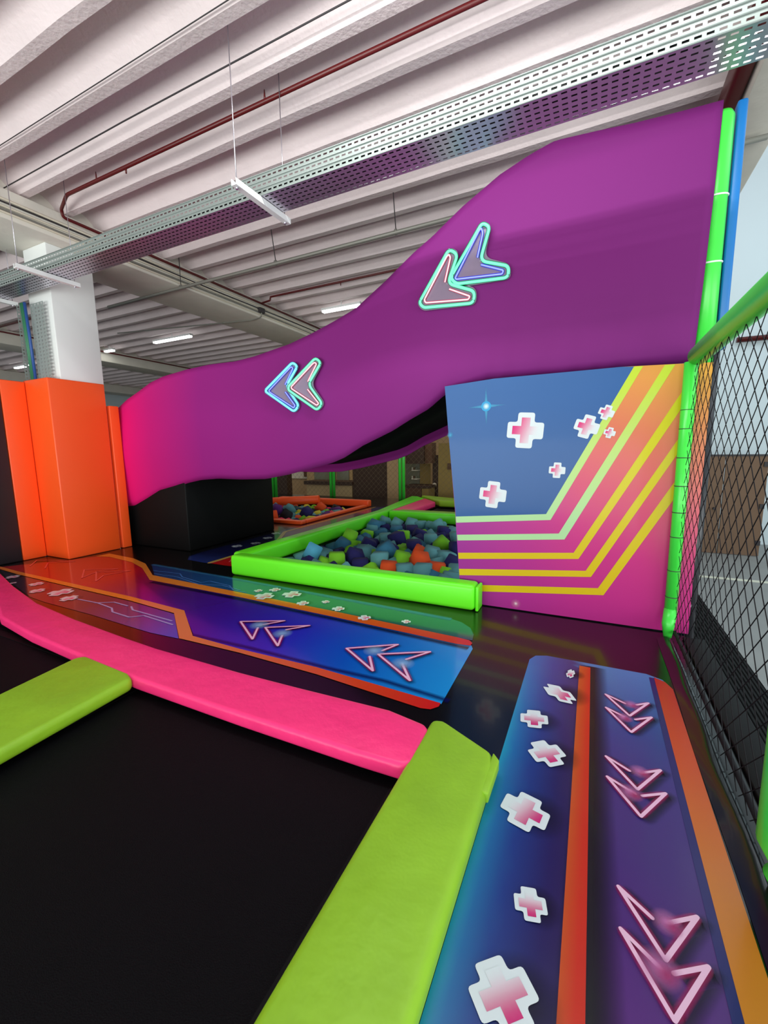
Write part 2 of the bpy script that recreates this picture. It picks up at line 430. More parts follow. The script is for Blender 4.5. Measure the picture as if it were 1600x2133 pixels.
# ---------------------------------------------------------------- printed artwork
class Art:
    def __init__(s, plane, gain=1.): s.gain = gain; s.bm = bmesh.new(); s.col = s.bm.loops.layers.float_color.new('ink'); s.plane = plane; s.n = 0
    def ink(s, c):
        k = s.gain+(1-s.gain)*.65*min(1, min(c[:3])*1.6)
        return (c[0]*k, c[1]*k, c[2]*k, c[3])
    def lift(s, p, L):
        if s.plane == 'z': return Vector((p[0], p[1], .002+.0006*L))
        return Vector((p[0], s.plane-.0006*L, p[1]))
    def poly(s, pts, fn, L, cell=0):
        b = bmesh.new(); vs = [b.verts.new((p[0], p[1], 0)) for p in pts]; b.faces.new(vs)
        bmesh.ops.triangulate(b, faces=b.faces)
        if cell:
            for _ in range(7):
                e = [e for e in b.edges if e.calc_length() > cell]
                if not e: break
                bmesh.ops.subdivide_edges(b, edges=e, cuts=1); bmesh.ops.triangulate(b, faces=b.faces)
        mp = {v: s.bm.verts.new(s.lift(v.co, L)) for v in b.verts}
        for f in b.faces:
            try: nf = s.bm.faces.new([mp[v] for v in f.verts])
            except ValueError: continue
            for lp, v in zip(nf.loops, f.verts):
                lp[s.col] = s.ink(fn(v.co.x, v.co.y) if callable(fn) else fn)
        b.free()
    def tri(s, pts, cols, L):
        nf = s.bm.faces.new([s.bm.verts.new(s.lift(p, L)) for p in pts])
        for lp, c in zip(nf.loops, cols): lp[s.col] = s.ink(c)
    def line(s, pts, wd, c, L, soft=None, rd=0):
        pts = [Vector((p[0], p[1])) for p in pts]
        if rd: pts = roundpath(pts, rd, closed=False, n=5)
        if not soft:
            for a, b in zip(pts, pts[1:]):
                d = (b-a).normalized(); nn = Vector((-d.y, d.x))*wd
                s.n += 1
                s.tri([a-nn, b-nn, b+nn, a+nn], [c]*4, L+.12*(s.n % 3))
            for k, p in enumerate(pts): s.disc(p, wd, c, L+.4+.12*(k % 2), n=10)
            return
        of = []
        for i, p in enumerate(pts):
            d0 = (p-pts[i-1]).normalized() if i else None
            d1 = (pts[i+1]-p).normalized() if i < len(pts)-1 else None
            d0 = d0 or d1; d1 = d1 or d0
            n0 = Vector((-d0.y, d0.x)); n1 = Vector((-d1.y, d1.x)); m = (n0+n1)
            m = m.normalized() if m.length > 1e-6 else n0
            of.append(m*min(1.8, 1/max(.3, m.dot(n0))))
        for i in range(len(pts)-1):
            a, b, na, nb = pts[i], pts[i+1], of[i]*wd, of[i+1]*wd
            if soft:
                c0 = c[:3]+(soft,); c1 = c[:3]+(0,)
                for sg in (1, -1): s.tri([a, b, b+nb*sg, a+na*sg], [c0, c0, c1, c1], L)
            else:
                s.tri([a-na, b-nb, b+nb, a+na], [c]*4, L)
    def disc(s, p, r, c, L, soft=None, n=20, ry=None, rot=0):
        ry = ry or r
        for k in range(n):
            q = []
            for t in (k, k+1):
                a = 2*PI*t/n; x, y = r*math.cos(a), ry*math.sin(a)
                q.append((p[0]+x*math.cos(rot)-y*math.sin(rot), p[1]+x*math.sin(rot)+y*math.cos(rot)))
            e = c[:3]+(0,) if soft else c
            s.tri([p, q[0], q[1]], [c[:3]+(soft,) if soft else c, e, e], L)
    def cross(s, c, size, rot, L, shear=0, dark=True, rev=1, vert=False, wht=rgb(222, 232, 238), pk=rgb(226, 40, 130), UV=None):
        """plus-shaped sticker: soft dark edge, white rounded outline, pink inner plus"""
        h = size/2; a = h*.46
        if UV: h, a, dark = 1.0, .5, False
        def tf(x, y):
            if UV: return (c[0]+x*UV[0][0]+y*UV[1][0], c[1]+x*UV[0][1]+y*UV[1][1])
            x = x+shear*y
            return (c[0]+x*math.cos(rot)-y*math.sin(rot), c[1]+x*math.sin(rot)+y*math.cos(rot))
        def plus(h, a, r=0):
            k = [(-a, h), (a, h), (a, a), (h, a), (h, -a), (a, -a), (a, -h), (-a, -h), (-a, -a), (-h, -a), (-h, a), (-a, a)]
            if r: k = [(p.x, p.y) for p in roundpath([Vector((q[0], q[1])) for q in k], r, n=3)]
            return k
        if UV:
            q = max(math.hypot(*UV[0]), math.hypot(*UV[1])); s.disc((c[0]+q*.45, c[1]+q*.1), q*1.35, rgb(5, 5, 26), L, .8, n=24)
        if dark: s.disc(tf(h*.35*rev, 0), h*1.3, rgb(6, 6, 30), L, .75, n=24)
        s.poly([tf(*q) for q in plus(h, a, h*.14)], wht, L+1)
        i = h*.72; ai = a*.52
        if UV: size = 4*max(math.hypot(*UV[0]), math.hypot(*UV[1]))/2
        w0 = tf(-i, i*.3) if not vert else tf(0, i); w1 = tf(i, -i*.3) if not vert else tf(0, -i)
        ax = Vector((w1[0]-w0[0], w1[1]-w0[1])); ll = ax.length_squared
        def g(x, y):
            t = max(0, min(1, ((x-w0[0])*ax.x+(y-w0[1])*ax.y)/ll)); t = t*t*(3-2*t)
            if rev < 0: t = 1-t
            return tuple(wht[k]+(pk[k]-wht[k])*t for k in range(3))+(1,)
        s.poly([tf(*q) for q in plus(i, ai)], g, L+2, cell=size*.14)
    def arrow(s, pts, wd, L, dx=(.012, -.012), blob=True, al=1.):
        sh = [(p[0]+dx[0], p[1]+dx[1]) for p in pts]
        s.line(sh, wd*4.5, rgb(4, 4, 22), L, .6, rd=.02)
        s.line(pts, wd*2.7, rgb(200, 20, 110), L+1, .95, rd=.018)
        s.line(pts, wd*1.0, rgb(238, 190, 222), L+2)
    def done(s, name, m, parent=None): return obj(name, s.bm, m, parent)

def lerp(a, b, t):
    t = max(0, min(1, t)); return tuple(a[k]+(b[k]-a[k])*t for k in range(3))+(1,)
def ramp(st, t):
    if t <= st[0][0]: return st[0][1]
    for (a, ca), (b, cb) in zip(st, st[1:]):
        if t <= b: return lerp(ca, cb, (t-a)/(b-a))
    return st[-1][1]
def F(px): return [tuple(Zp(x, y, .003)[:2]) for x, y in px]
def zz(L, sc, ox, oy): return [(ox+x/sc, oy+y/sc) for x, y in L]

# --- floor graphic in front of the pit
A = Art('z')
xa, xb = -6.75, -.7
midr = [(-6.7, rgb(170, 14, 24)), (-4.9, rgb(190, 20, 40)), (-4.3, rgb(130, 18, 70)), (-3.7, rgb(72, 20, 120)), (-2.8, rgb(58, 24, 150)), (-2.0, rgb(40, 40, 185)), (-1.4, rgb(8, 84, 190)), (-.7, rgb(30, 140, 215))]
mid = zz([(0, 195), (480, 145), (700, 118), (900, 150), (960, 185), (1010, 270), (1600, 395)], 3.2, 0, 1120)+zz([(1505, 410), (1512, 428), (1348, 716)], 2.5, 380, 1180)+[(405, 1326), (384, 1275), (272, 1248), (0, 1186)]
A.poly(F(mid), lambda x, y: ramp(midr, x), 0, cell=.25)
tealr = [(-4.9, rgb(24, 52, 110)), (-3.4, rgb(26, 78, 130)), (-2.4, rgb(14, 70, 92)), (-1.4, rgb(10, 60, 72)), (-.7, rgb(20, 70, 90))]
topb = [(316, 1175), (380, 1187), (500, 1206), (687, 1240), (860, 1272), (937, 1288), (962, 1296), (980, 1308), (987, 1322), (984, 1334), (820, 1304), (500, 1237), (390, 1216), (322, 1200)]
A.poly(F(topb), lambda x, y: lerp(ramp(tealr, x), rgb(22, 96, 98), (y-2.92)*2.2 if x > -2.6 else 0), 1, cell=.2)  # far right blends to teal, a green reflection painted into the ink
orr = [(-6.7, rgb(235, 150, 50)), (-2.9, rgb(228, 130, 45)), (-1.6, rgb(214, 84, 30)), (-.7, rgb(200, 28, 34))]
up = [(200, 1159), (228, 1153), (278, 1163), (303, 1174), (318, 1198), (500, 1234), (690, 1272), (860, 1308), (950, 1327), (978, 1334), (984, 1340), (980, 1345), (950, 1341), (860, 1321), (690, 1284), (500, 1244), (312, 1208), (296, 1183), (274, 1171), (228, 1160)]
A.poly(F(up), lambda x, y: ramp(orr, x+(.0)), 3, cell=.2)
A.line(F([(316, 1212), (500, 1248), (690, 1288), (860, 1325), (976, 1350)]), .045, rgb(4, 8, 50), 2, .8)
lo = zz([(0, 192), (120, 225), (870, 392), (1228, 485), (1285, 655), (1600, 742)], 3.2, 0, 1120)+zz([(700, 525), (1000, 612), (1345, 712), (1335, 730), (1292, 744), (1240, 738), (1000, 660), (700, 562), (300, 450), (0, 378)], 2.5, 380, 1180)+zz([(1195, 672), (1160, 503), (870, 420), (120, 245), (0, 210)], 3.2, 0, 1120)
A.poly(F(lo), lambda x, y: ramp(orr, x), 3, cell=.2)
A.line(F(zz([(0, 360), (300, 428), (700, 532), (1000, 600), (1340, 705)], 2.5, 400, 1178)), .03, rgb(10, 10, 90), 2, .7)
low = zz([(0, 215), (120, 250), (870, 425), (1160, 508), (1190, 672), (1000, 632), (860, 590), (600, 510), (300, 430), (200, 395), (60, 290)], 3.2, 0, 1120)
A.poly(F(low), lambda x, y: ramp([(-6.3, rgb(20, 14, 40)), (-4.2, rgb(50, 26, 60)), (-3.4, rgb(70, 60, 130)), (-2.85, rgb(40, 80, 190))], x), 1, cell=.2)
for L_ in ([(875, 460), (885, 482), (1145, 555)], [(520, 410), (650, 435), (745, 470), (750, 495), (860, 530), (960, 520), (1150, 580)], [(640, 435), (760, 430), (850, 455)]):
    A.line(F(zz(L_, 3.2, 0, 1120)), .008, rgb(150, 160, 215), 4)
for L_ in ([(1025, 220), (1200, 240), (1215, 262), (1340, 300), (1400, 290), (1530, 320), (1555, 350), (1640, 366)], [(1030, 240), (1180, 262), (1330, 312), (1480, 318), (1600, 350)]):
    A.line(F(zz(L_, 3.2, 0, 1120)), .007, rgb(70, 120, 185), 4)
A.line(F([(318, 1176), (500, 1208), (687, 1243), (940, 1290)]), .04, rgb(60, 140, 190), 3, .55)
def fx(A, sc, ox, oy, L, rots=None):
    for k, (x, y, wd) in enumerate(L):
        c = F([(ox+x/sc, oy+y/sc)])[0]; e = F([(ox+(x+wd/2)/sc, oy+y/sc), (ox+(x-wd/2)/sc, oy+y/sc)])
        s_ = math.hypot(e[0][0]-e[1][0], e[0][1]-e[1][1])
        A.cross(c, s_*.92, .2+.5*((k*7) % 5)/5, 5, dark=wd > 60)
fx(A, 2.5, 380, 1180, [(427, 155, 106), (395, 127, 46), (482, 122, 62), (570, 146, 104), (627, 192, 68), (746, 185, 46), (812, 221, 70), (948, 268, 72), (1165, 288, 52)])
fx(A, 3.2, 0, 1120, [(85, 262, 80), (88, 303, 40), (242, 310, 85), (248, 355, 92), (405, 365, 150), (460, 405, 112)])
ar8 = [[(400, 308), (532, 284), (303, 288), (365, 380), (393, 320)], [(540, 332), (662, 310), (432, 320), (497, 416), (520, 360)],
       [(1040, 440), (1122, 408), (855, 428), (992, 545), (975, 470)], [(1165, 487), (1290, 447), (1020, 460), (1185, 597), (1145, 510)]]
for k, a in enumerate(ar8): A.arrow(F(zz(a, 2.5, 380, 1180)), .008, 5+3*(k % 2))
for bx, by in ((400, 308), (520, 352), (1000, 442), (1148, 508)):
    A.disc(F(zz([(bx, by)], 2.5, 380, 1180))[0], .085, rgb(160, 200, 240), 12, .7)
for a in ([(650, 225), (785, 207), (562, 214), (547, 268), (650, 225)], [(700, 250), (872, 219), (642, 232), (640, 290), (690, 252)],
          [(330, 160), (440, 150), (245, 152), (200, 190)], [(400, 160), (500, 158), (320, 168), (300, 205)]):
    A.line(F(zz(a, 3.2, 0, 1120)), .008, rgb(235, 90, 90), 5)
fg = tag(A.done('floor_graphic', 'floor_print'), 'long printed floor graphic with neon chevrons, crosses and orange stripes before the pit', 'floor graphic')

# --- floor graphic running along the net on the right
A = Art('z', .72)
x0, x1, ye, yt = -.315, .485, -.2, 2.94
def bcol(x, y):
    if x < .0:
        t = (x+.315)/.3
        near = ramp([(0, rgb(20, 165, 205)), (.12, rgb(16, 120, 190)), (.4, rgb(18, 62, 150)), (.8, rgb(24, 20, 100)), (1, rgb(34, 18, 90))], t)
        far = ramp([(0, rgb(60, 120, 200)), (.5, rgb(70, 74, 160)), (1, rgb(64, 44, 116))], t)
        return lerp(near, far, (y-1.9)/.9)
    return ramp([(.6, rgb(120, 30, 130)), (1.0, rgb(92, 30, 130)), (1.5, rgb(70, 38, 128)), (1.9, rgb(66, 44, 134)), (2.3, rgb(44, 68, 150)), (2.9, rgb(74, 128, 196))], y)
bl = [(x0, ye), (x1, ye), (x1, 2.80), (x1-.04, 2.90), (x1-.12, yt), (x0+.1, yt), (x0+.03, yt-.03), (x0, yt-.1)]
A.poly(bl, bcol, 0, cell=.1)
def strip(xa, xb, ya, yb, fn, L): A.poly([(xa, ya), (xb, ya), (xb, yb), (xa, yb)], fn, L, cell=.09)
for k in range(8):
    pass
A.line([(.062, -.2), (.062, 2.9)], .085, rgb(6, 5, 20), 1, .97)
strip(-.012, .052, -.2, 2.88, lambda x, y: lerp(rgb(214, 96, 24), rgb(222, 44, 16), (x+.012)/.06+(.3-(y-1)*.15)), 3)
strip(.375, .402, -.2, 2.90, rgb(34, 24, 110), 2)
A.poly([(.402, -.2), (x1, -.2), (x1, 2.80), (x1-.03, 2.875), (.402, 2.91)], lambda x, y: ramp([(.8, rgb(214, 140, 24)), (1.5, rgb(222, 128, 34)), (2.1, rgb(222, 84, 30)), (2.85, rgb(200, 30, 30))], y), 3, cell=.09)
def q7(L): return zz(L, 2.1333, 850, 1300)
def z18(L): return zz(L, 7.111, 1020, 1640)
TIPS = [(q7([(299, 1702), (550, 1601), (500, 1816), (350, 1488)]), 1), (z18([(203, 191), (858, 535), (418, 590), (625, 142)]), 0), (z18([(365, 1700), (845, 1785), (640, 2000), (570, 1487)]), 1),
        (q7([(551, 588), (683, 562), (662, 632), (573, 523)]), 1), (q7([(497, 413), (619, 425), (566, 466), (561, 388)]), 1), (q7([(612, 296), (735, 322), (702, 352), (645, 273)]), 0),
        (q7([(704, 228), (740, 214), (728, 240), (718, 206)]), 1)]
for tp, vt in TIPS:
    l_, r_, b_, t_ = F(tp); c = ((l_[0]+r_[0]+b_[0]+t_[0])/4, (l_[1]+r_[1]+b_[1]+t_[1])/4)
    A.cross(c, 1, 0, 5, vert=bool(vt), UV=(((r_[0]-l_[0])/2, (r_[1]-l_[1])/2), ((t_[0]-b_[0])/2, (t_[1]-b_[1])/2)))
for k, a in enumerate(([(1085, 1310), (935, 1170), (1145, 1497), (1285, 1305), (1155, 1332)], [(1120, 1535), (945, 1360), (1185, 1770), (1335, 1530), (1180, 1560)],
          [(985, 655), (880, 590), (1020, 738), (1122, 652), (1035, 665)], [(1010, 760), (885, 682), (1035, 860), (1145, 757), (1040, 768)],
          [(965, 355), (878, 314), (985, 410), (1068, 353), (1015, 362)], [(960, 415), (880, 374), (992, 484), (1082, 418), (1010, 428)])):
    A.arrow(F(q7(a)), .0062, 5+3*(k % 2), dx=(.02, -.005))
for bx, by, r in ((1150, 1335, .035), (1120, 1540, .045), (1030, 662, .035), (990, 755, .04), (990, 362, .035), (960, 420, .035)):
    p = F(q7([(bx, by)]))[0]
    A.disc(p, r*1.3, rgb(226, 130, 200), 12, .75); A.disc((p[0]+.015, p[1]-.01), r*.7, rgb(205, 40, 120), 13, .6)
tag(A.done('floor_graphic', 'lane_print'), 'printed floor graphic beside the net with large plus signs and pink chevrons', 'floor graphic')

# --- floor graphic between the two pits
A = Art('z')
A.poly([(-4.77, 3.82), (-4.9, 3.95), (-4.95, 4.2), (-4.95, 9.6), (-3.9, 9.6), (-3.9, 3.9), (-4.35, 3.79)], lambda x, y: lerp(rgb(14, 18, 70), rgb(40, 62, 140), (4.2-y)*2), 0, cell=.3)
A.poly([(-4.32, 3.8), (-4.32, 5.1), (-4.79, 5.9), (-4.79, 9.4), (-3.9, 9.4), (-3.9, 3.8)], lambda x, y: ramp([(4.1, rgb(190, 16, 18)), (4.9, rgb(150, 16, 30)), (5.6, rgb(128, 84, 96)), (7.5, rgb(104, 76, 96)), (9, rgb(50, 60, 120))], y), 2, cell=.25)
A.line([(-4.36, 3.82), (-4.36, 5.1), (-4.83, 5.9), (-4.83, 9.4)], .032, rgb(210, 176, 84), 3)
for c in ((-4.76, 4.69), (-4.64, 4.96), (-4.74, 5.35), (-4.88, 5.72)): A.cross(c, .15, .3, 4, dark=False, pk=rgb(80, 60, 90))
for yy in (6.5, 7.1, 7.8, 8.6):
    A.line([(-4.2, yy+.12), (-4.36, yy), (-4.1, yy-.05)], .012, rgb(225, 210, 220), 5); A.line([(-4.22, yy+.26), (-4.40, yy+.16), (-4.12, yy+.08)], .012, rgb(225, 210, 220), 5)
A.line(F(zz([(650, 470), (720, 410), (745, 415), (760, 465), (800, 440)], 6.667, 380, 1100)), .008, rgb(230, 120, 130), 5)
A.poly([(-3.98, 10.2), (-3.2, 10.2), (-3.2, 10.5), (-3.98, 10.5)], rgb(200, 205, 200), 0)
tag(A.done('floor_graphic', 'floor_print'), 'dark blue and red printed floor graphic between the lime pit and the orange pit', 'floor graphic')

# ---------------------------------------------------------------- printed panel under the slide
PY_ = 3.74
panel = thing('wall_panel', 'upright vinyl panel with blue sky, yellow stripes and plus signs under the slide', 'wall panel', (-.2, PY_, 0))
def Fp(L, ox=900, oy=700, sc=2.2857): return [(p.x, p.z) for p in (Yp(ox+x/sc, oy+y/sc, PY_) for x, y in L)]
TLp, TRp = Fp([(66, 240), (1200, 134)]); BLp = Fp([(150, 1290)])[0]
out = Fp([(66, 242), (300, 205), (600, 178), (900, 150), (1200, 134)])+[(.705, 1.965), (.705, .01), (BLp[0]+.0, .01)]+Fp([(135, 1150), (115, 840), (88, 520)])
A = Art(PY_-.0305, .66)
def pc(x, z):
    if z > 9: return
    u = x*.45+z
    c = ramp([(.0, rgb(206, 48, 150)), (.7, rgb(222, 50, 140)), (1.1, rgb(228, 80, 118)), (1.6, rgb(230, 120, 90)), (2.2, rgb(236, 168, 70))], u)
    return lerp(c, rgb(172, 52, 160), (-.1-x)*1.0)
A.poly(out, pc, 0, cell=.12)
A.poly(Fp([(66, 242), (300, 205), (600, 178), (900, 150), (962, 148), (545, 848), (118, 858), (88, 520)]), lambda x, z: lerp(rgb(28, 88, 158), rgb(70, 112, 172), (-x*.5+z-1.0)*.7), 1, cell=.12)
def band(L, L2, f): A.poly(Fp(L+L2[::-1]), f, 2, cell=.12)
lg = lambda x, z: ramp([(.8, rgb(176, 220, 160)), (1.9, rgb(206, 228, 60))], z)
yl = lambda x, z: ramp([(.3, rgb(240, 205, 22)), (1.7, rgb(222, 220, 14))], z)
band([(118, 857), (545, 845), (960, 149)], [(120, 886), (566, 873), (1004, 146)], lg)
band([(124, 943), (605, 937), (1106, 141)], [(126, 970), (632, 965), (1156, 138)], lg)
band([(129, 1028), (675, 1028), (1210, 232)], [(131, 1057), (698, 1057), (1210, 308)], yl)
band([(133, 1104), (732, 1113), (1210, 432)], [(135, 1134), (757, 1142), (1210, 497)], yl)
band([(150, 1178), (790, 1195), (1210, 612)], [(150, 1208), (816, 1228), (1210, 690)], yl)
for x, y, wd, rt in ((446, 450, 172, -.07), (293, 753, 126, -.1), (597, 638, 78, -.05), (737, 432, 118, -.3), (830, 365, 76, -.35), (845, 461, 56, -.25)):
    c = Fp([(x, y)])[0]; e = Fp([(x-wd/2, y), (x+wd/2, y)])
    A.cross(c, math.dist(e[0], e[1]), rt, 4, dark=False, rev=-1, wht=rgb(206, 214, 218), pk=rgb(232, 40, 130))
c = Fp([(262, 336)])[0]
for k in range(4):
    a = k*PI/2+.03; d = Vector((math.cos(a), math.sin(a))); nn = Vector((-d.y, d.x))*.014; p = Vector(c)
    e = rgb(90, 180, 225)[:3]
    A.tri([p+nn, p-nn, p+d*.17], [e+(.9,), e+(.9,), e+(.15,)], 4)
A.disc(c, .042, rgb(60, 170, 225), 5); A.disc(c, .03, rgb(215, 245, 250), 6, 1.0)
c = Fp([(92, 472)])[0]; A.disc(c, .03, rgb(80, 180, 230), 6, .9)
c = Fp([(402, 1268)])[0]; A.disc(c, .045, rgb(240, 130, 190), 5, .9); A.disc(c, .018, rgb(250, 225, 235), 6, .9)
A.done('printed_face', 'panel_print', panel)
bm = bmesh.new()
a = [bm.verts.new((p[0], PY_-.03, p[1])) for p in out]; b = [bm.verts.new((p[0], PY_+.03, p[1])) for p in out]; n = len(out)
bm.faces.new(a); bm.faces.new(b[::-1])
for i in range(n): bm.faces.new((a[i], b[i], b[(i+1) % n], a[(i+1) % n]))
bmesh.ops.recalc_face_normals(bm, faces=bm.faces)
obj('panel_core', bm, 'blue_vinyl', panel)

# ---------------------------------------------------------------- pads
def pad(label, pts, h, m, bev=.03, z0=.003, name='edge_pad', group=None, extra=None):
    bm = prism(pts, z0, h)
    o = obj(name, bm, m, bevel=bev, seg=4)
    return tag(o, label, 'pad', group)
H6 = .085
def Fz(L, z): return [tuple(Zp(x, y, z)[:2]) for x, y in L]
pk_back = [(-30, 1172), (0, 1192), (28, 1219), (78, 1255), (156, 1288), (266, 1328), (328, 1349), (500, 1398), (625, 1430), (812, 1476), (885, 1506), (894, 1518)]
pk_front = [(858, 1588), (837, 1594), (750, 1568), (500, 1487), (281, 1412), (150, 1357), (62, 1319), (0, 1284)]
bm = prism([(max(-6.78, p[0]), p[1]) for p in Fz(pk_back, H6)+Fz(pk_front, H6)], .003, H6)
tag(obj('edge_pad', bm, 'pink_vinyl', bevel=.035, seg=4), 'long bent hot pink pad between the trampolines and the printed floor', 'pad')
pad('lime pad on the right of the near trampoline, darkened by wear', [(-.655, -1.6), (-.31, -1.6), (-.31, 1.66), (-.335, 1.74), (-.60, 1.87), (-.655, 1.85)], H6, 'lime_vinyl', .035)
bm = prism([(-.335, 1.50), (-.300, 1.50), (-.296, 1.70), (-.33, 1.74)], .035, H6-.004)
o = obj('cover_flap', bm, 'lime_vinyl', bevel=.006)
for q in list(bpy.data.objects):
    if q.get('label', '').startswith('lime pad on the right of the near'):
        o.location = o.location-q.location; o.parent = q
pad('lime pad dividing the two trampolines on the left', Fz([(-300, 1585), (156, 1368), (181, 1364), (270, 1400), (275, 1412)], H6)+Fz([(0, 1562), (-300, 1735)], H6), H6, 'lime_vinyl', .03)
# pit rims
R_ = .235
def rim(label, x0, y0, x1, y1, h, m, bev=.035):
    if 'trampoline' in label: return tag(obj('edge_pad', B(x0, y0, .003, x1, y1, h), m, bevel=bev, seg=4), label, 'pad')
    return obj('rim_pad', B(x0, y0, .003, x1, y1, h), m, pit2 if 'second' in label else pit1, bevel=bev, seg=4)
pit1 = thing('foam_pit', 'large foam cube pit with bright green rim pads behind the printed floor', 'foam pit', (-1.5, 5.5, -.64))
pit2 = thing('foam_pit', 'far foam cube pit with orange rim pads beyond the black block', 'foam pit', (-6.5, 8, -.64))
rim('bright green front rim pad of the blue foam pit', -3.70, 3.52, -.86, 3.70, R_, 'green_vinyl', .04)
rim('x', -.857, 3.53, -.83, 3.69, R_-.012, 'green_vinyl', .011)
rim('green left side rim pad of the blue foam pit', -3.86, 3.72, -3.64, 7.85, R_-.02, 'green_vinyl', .04)
rim('green rim pad on the far side of the blue foam pit', -3.62, 7.62, .5, 7.82, R_-.03, 'green_vinyl', .04)
rim('lime pad in front of the far trampoline', -3.62, 7.86, .5, 8.28, .16, 'lime_vinyl', .04)
tag(obj('edge_pad', prism([(-4.25, 11.1), (-3.35, 9.97), (.5, 9.97), (.5, 10.7), (-3.3, 10.7)], .003, .16), 'lime_vinyl', bevel=.04, seg=4), 'lime pad behind the far trampoline', 'pad')
tag(obj('edge_pad', prism([(-3.86, 8.3), (-3.42, 8.3), (-3.44, 9.95), (-3.98, 10.65)], .003, .13), 'pink_vinyl', bevel=.03, seg=4), 'pink pad at the left end of the far trampoline', 'pad')
tag(obj('edge_pad', prism([(-4.12, 7.9), (-3.89, 7.9), (-4.02, 10.7), (-4.35, 11.1), (-4.55, 11.1)], .003, .12), 'green_vinyl', bevel=.03, seg=4), 'dull green pad left of the far pink and lime pads', 'pad')
rim('orange rim pad on the far side of the second pit', -7.8, 9.32, -4.98, 9.5, .17, 'orange_vinyl', .03)
rim('orange rim pad on the right side of the second pit', -5.11, 6.75, -4.98, 9.3, .07, 'orange_vinyl', .02)
rim('orange rim pad on the near side of the second pit', -7.8, 6.58, -4.98, 6.74, .07, 'orange_vinyl', .02)
bm = T([(-8.1, 8.0, .15), (-7.2, 8.3, .17), (-6.05, 8.75, .22)], .105, 14); tag(obj('foam_roll', bm, 'orange_vinyl'), 'orange foam roll lying across the second pit', 'foam roll')
# beds
def bed(label, h, z=-.03):
    t = thing('trampoline', label, 'trampoline', ((h[0]+h[2])/2, (h[1]+h[3])/2, -.5))
    obj('jump_bed', B(h[0]+.02, h[1]+.02, z-.01, h[2]-.02, h[3]-.02, z), 'tramp_bed', t)
    bm = bmesh.new()
    for a in ((h[0]+.001, h[1]+.001, h[0]+.05, h[3]-.001), (h[2]-.05, h[1]+.001, h[2]-.001, h[3]-.001), (h[0]+.051, h[1]+.001, h[2]-.051, h[1]+.05), (h[0]+.051, h[3]-.05, h[2]-.051, h[3]-.001)):
        box(bm, a[0], a[1], -.5, a[2], a[3], z-.012)
    obj('frame', bm, 'black_matte', t)
    bm = bmesh.new(); box(bm, h[0]+.052, h[1]+.052, z+.0005, h[0]+.11, h[3]-.052, z+.004); box(bm, h[2]-.11, h[1]+.052, z+.0005, h[2]-.052, h[3]-.052, z+.004)
    box(bm, h[0]+.11, h[3]-.11, z+.0005, h[2]-.11, h[3]-.052, z+.004)
    obj('webbing', bm, 'black_matte', t)
bed('large black trampoline bed filling the lower left', BED1)
bed('dark trampoline bed at the left edge beyond the lime pad', BED2)
bed('small dark trampoline bed behind the blue foam pit', BED3)
# pit tubs
def tub(label, h):
    bm = bmesh.new(); d = -.62
    box(bm, h[0]+.01, h[1]+.01, d-.02, h[2]-.01, h[3]-.01, d)
    for a in ((h[0]+.01, h[1]+.01, h[0]+.03, h[3]-.01), (h[2]-.03, h[1]+.01, h[2]-.01, h[3]-.01), (h[0]+.03, h[1]+.01, h[2]-.03, h[1]+.03), (h[0]+.03, h[3]-.03, h[2]-.03, h[3]-.01)):
        box(bm, a[0], a[1], d, a[2], a[3], -.002)
    obj('tub', bm, 'black_matte', pit1 if h is PIT1 else pit2)
tub('black sunken tub of the blue foam pit', PIT1)
tub('black sunken tub of the orange-rimmed foam pit', PIT2)

# ---------------------------------------------------------------- foam cubes
CUBE = {}
def cube_mesh(col):
    if col not in CUBE:
        bm = bmesh.new(); bmesh.ops.create_cube(bm, size=.2)
        bmesh.ops.bevel(bm, geom=list(bm.edges), offset=.012, segments=2, affect='EDGES')
        me = bpy.data.meshes.new('foam_cube'); bm.to_mesh(me); bm.free(); me.materials.append(M['foam_'+col])
        for f in me.polygons: f.use_smooth = True
        CUBE[col] = me
    return CUBE[col]
placed = []
CN = dict(teal='teal', blue='deep blue-green', sky='bright sky blue', navy='navy blue', lime='lime green', orange='orange', purple='purple', black='black', pink='pink', yellow='yellow')
def cube(p, col, rot, label, group, s=1.0):
    o = bpy.data.objects.new('foam_cube', cube_mesh(col)); C.objects.link(o)
    o.location = p; o.rotation_euler = rot; o.scale = (s, s, s)
    tag(o, label, 'foam cube', group); placed.append((Vector(p), s))
G1, G2 = 'foam cubes in the lime-rimmed pit', 'foam cubes in the orange-rimmed pit'
def zone(p, h):
    fy = (p[1]-h[1])/(h[3]-h[1]); fxx = (p[0]-h[0])/2.6
    return ('near the front rim', 'in the middle rows', 'towards the back rim')[min(2, int(fy*3))], ('left', 'centre', 'right')[max(0, min(2, int(fxx*3)))]
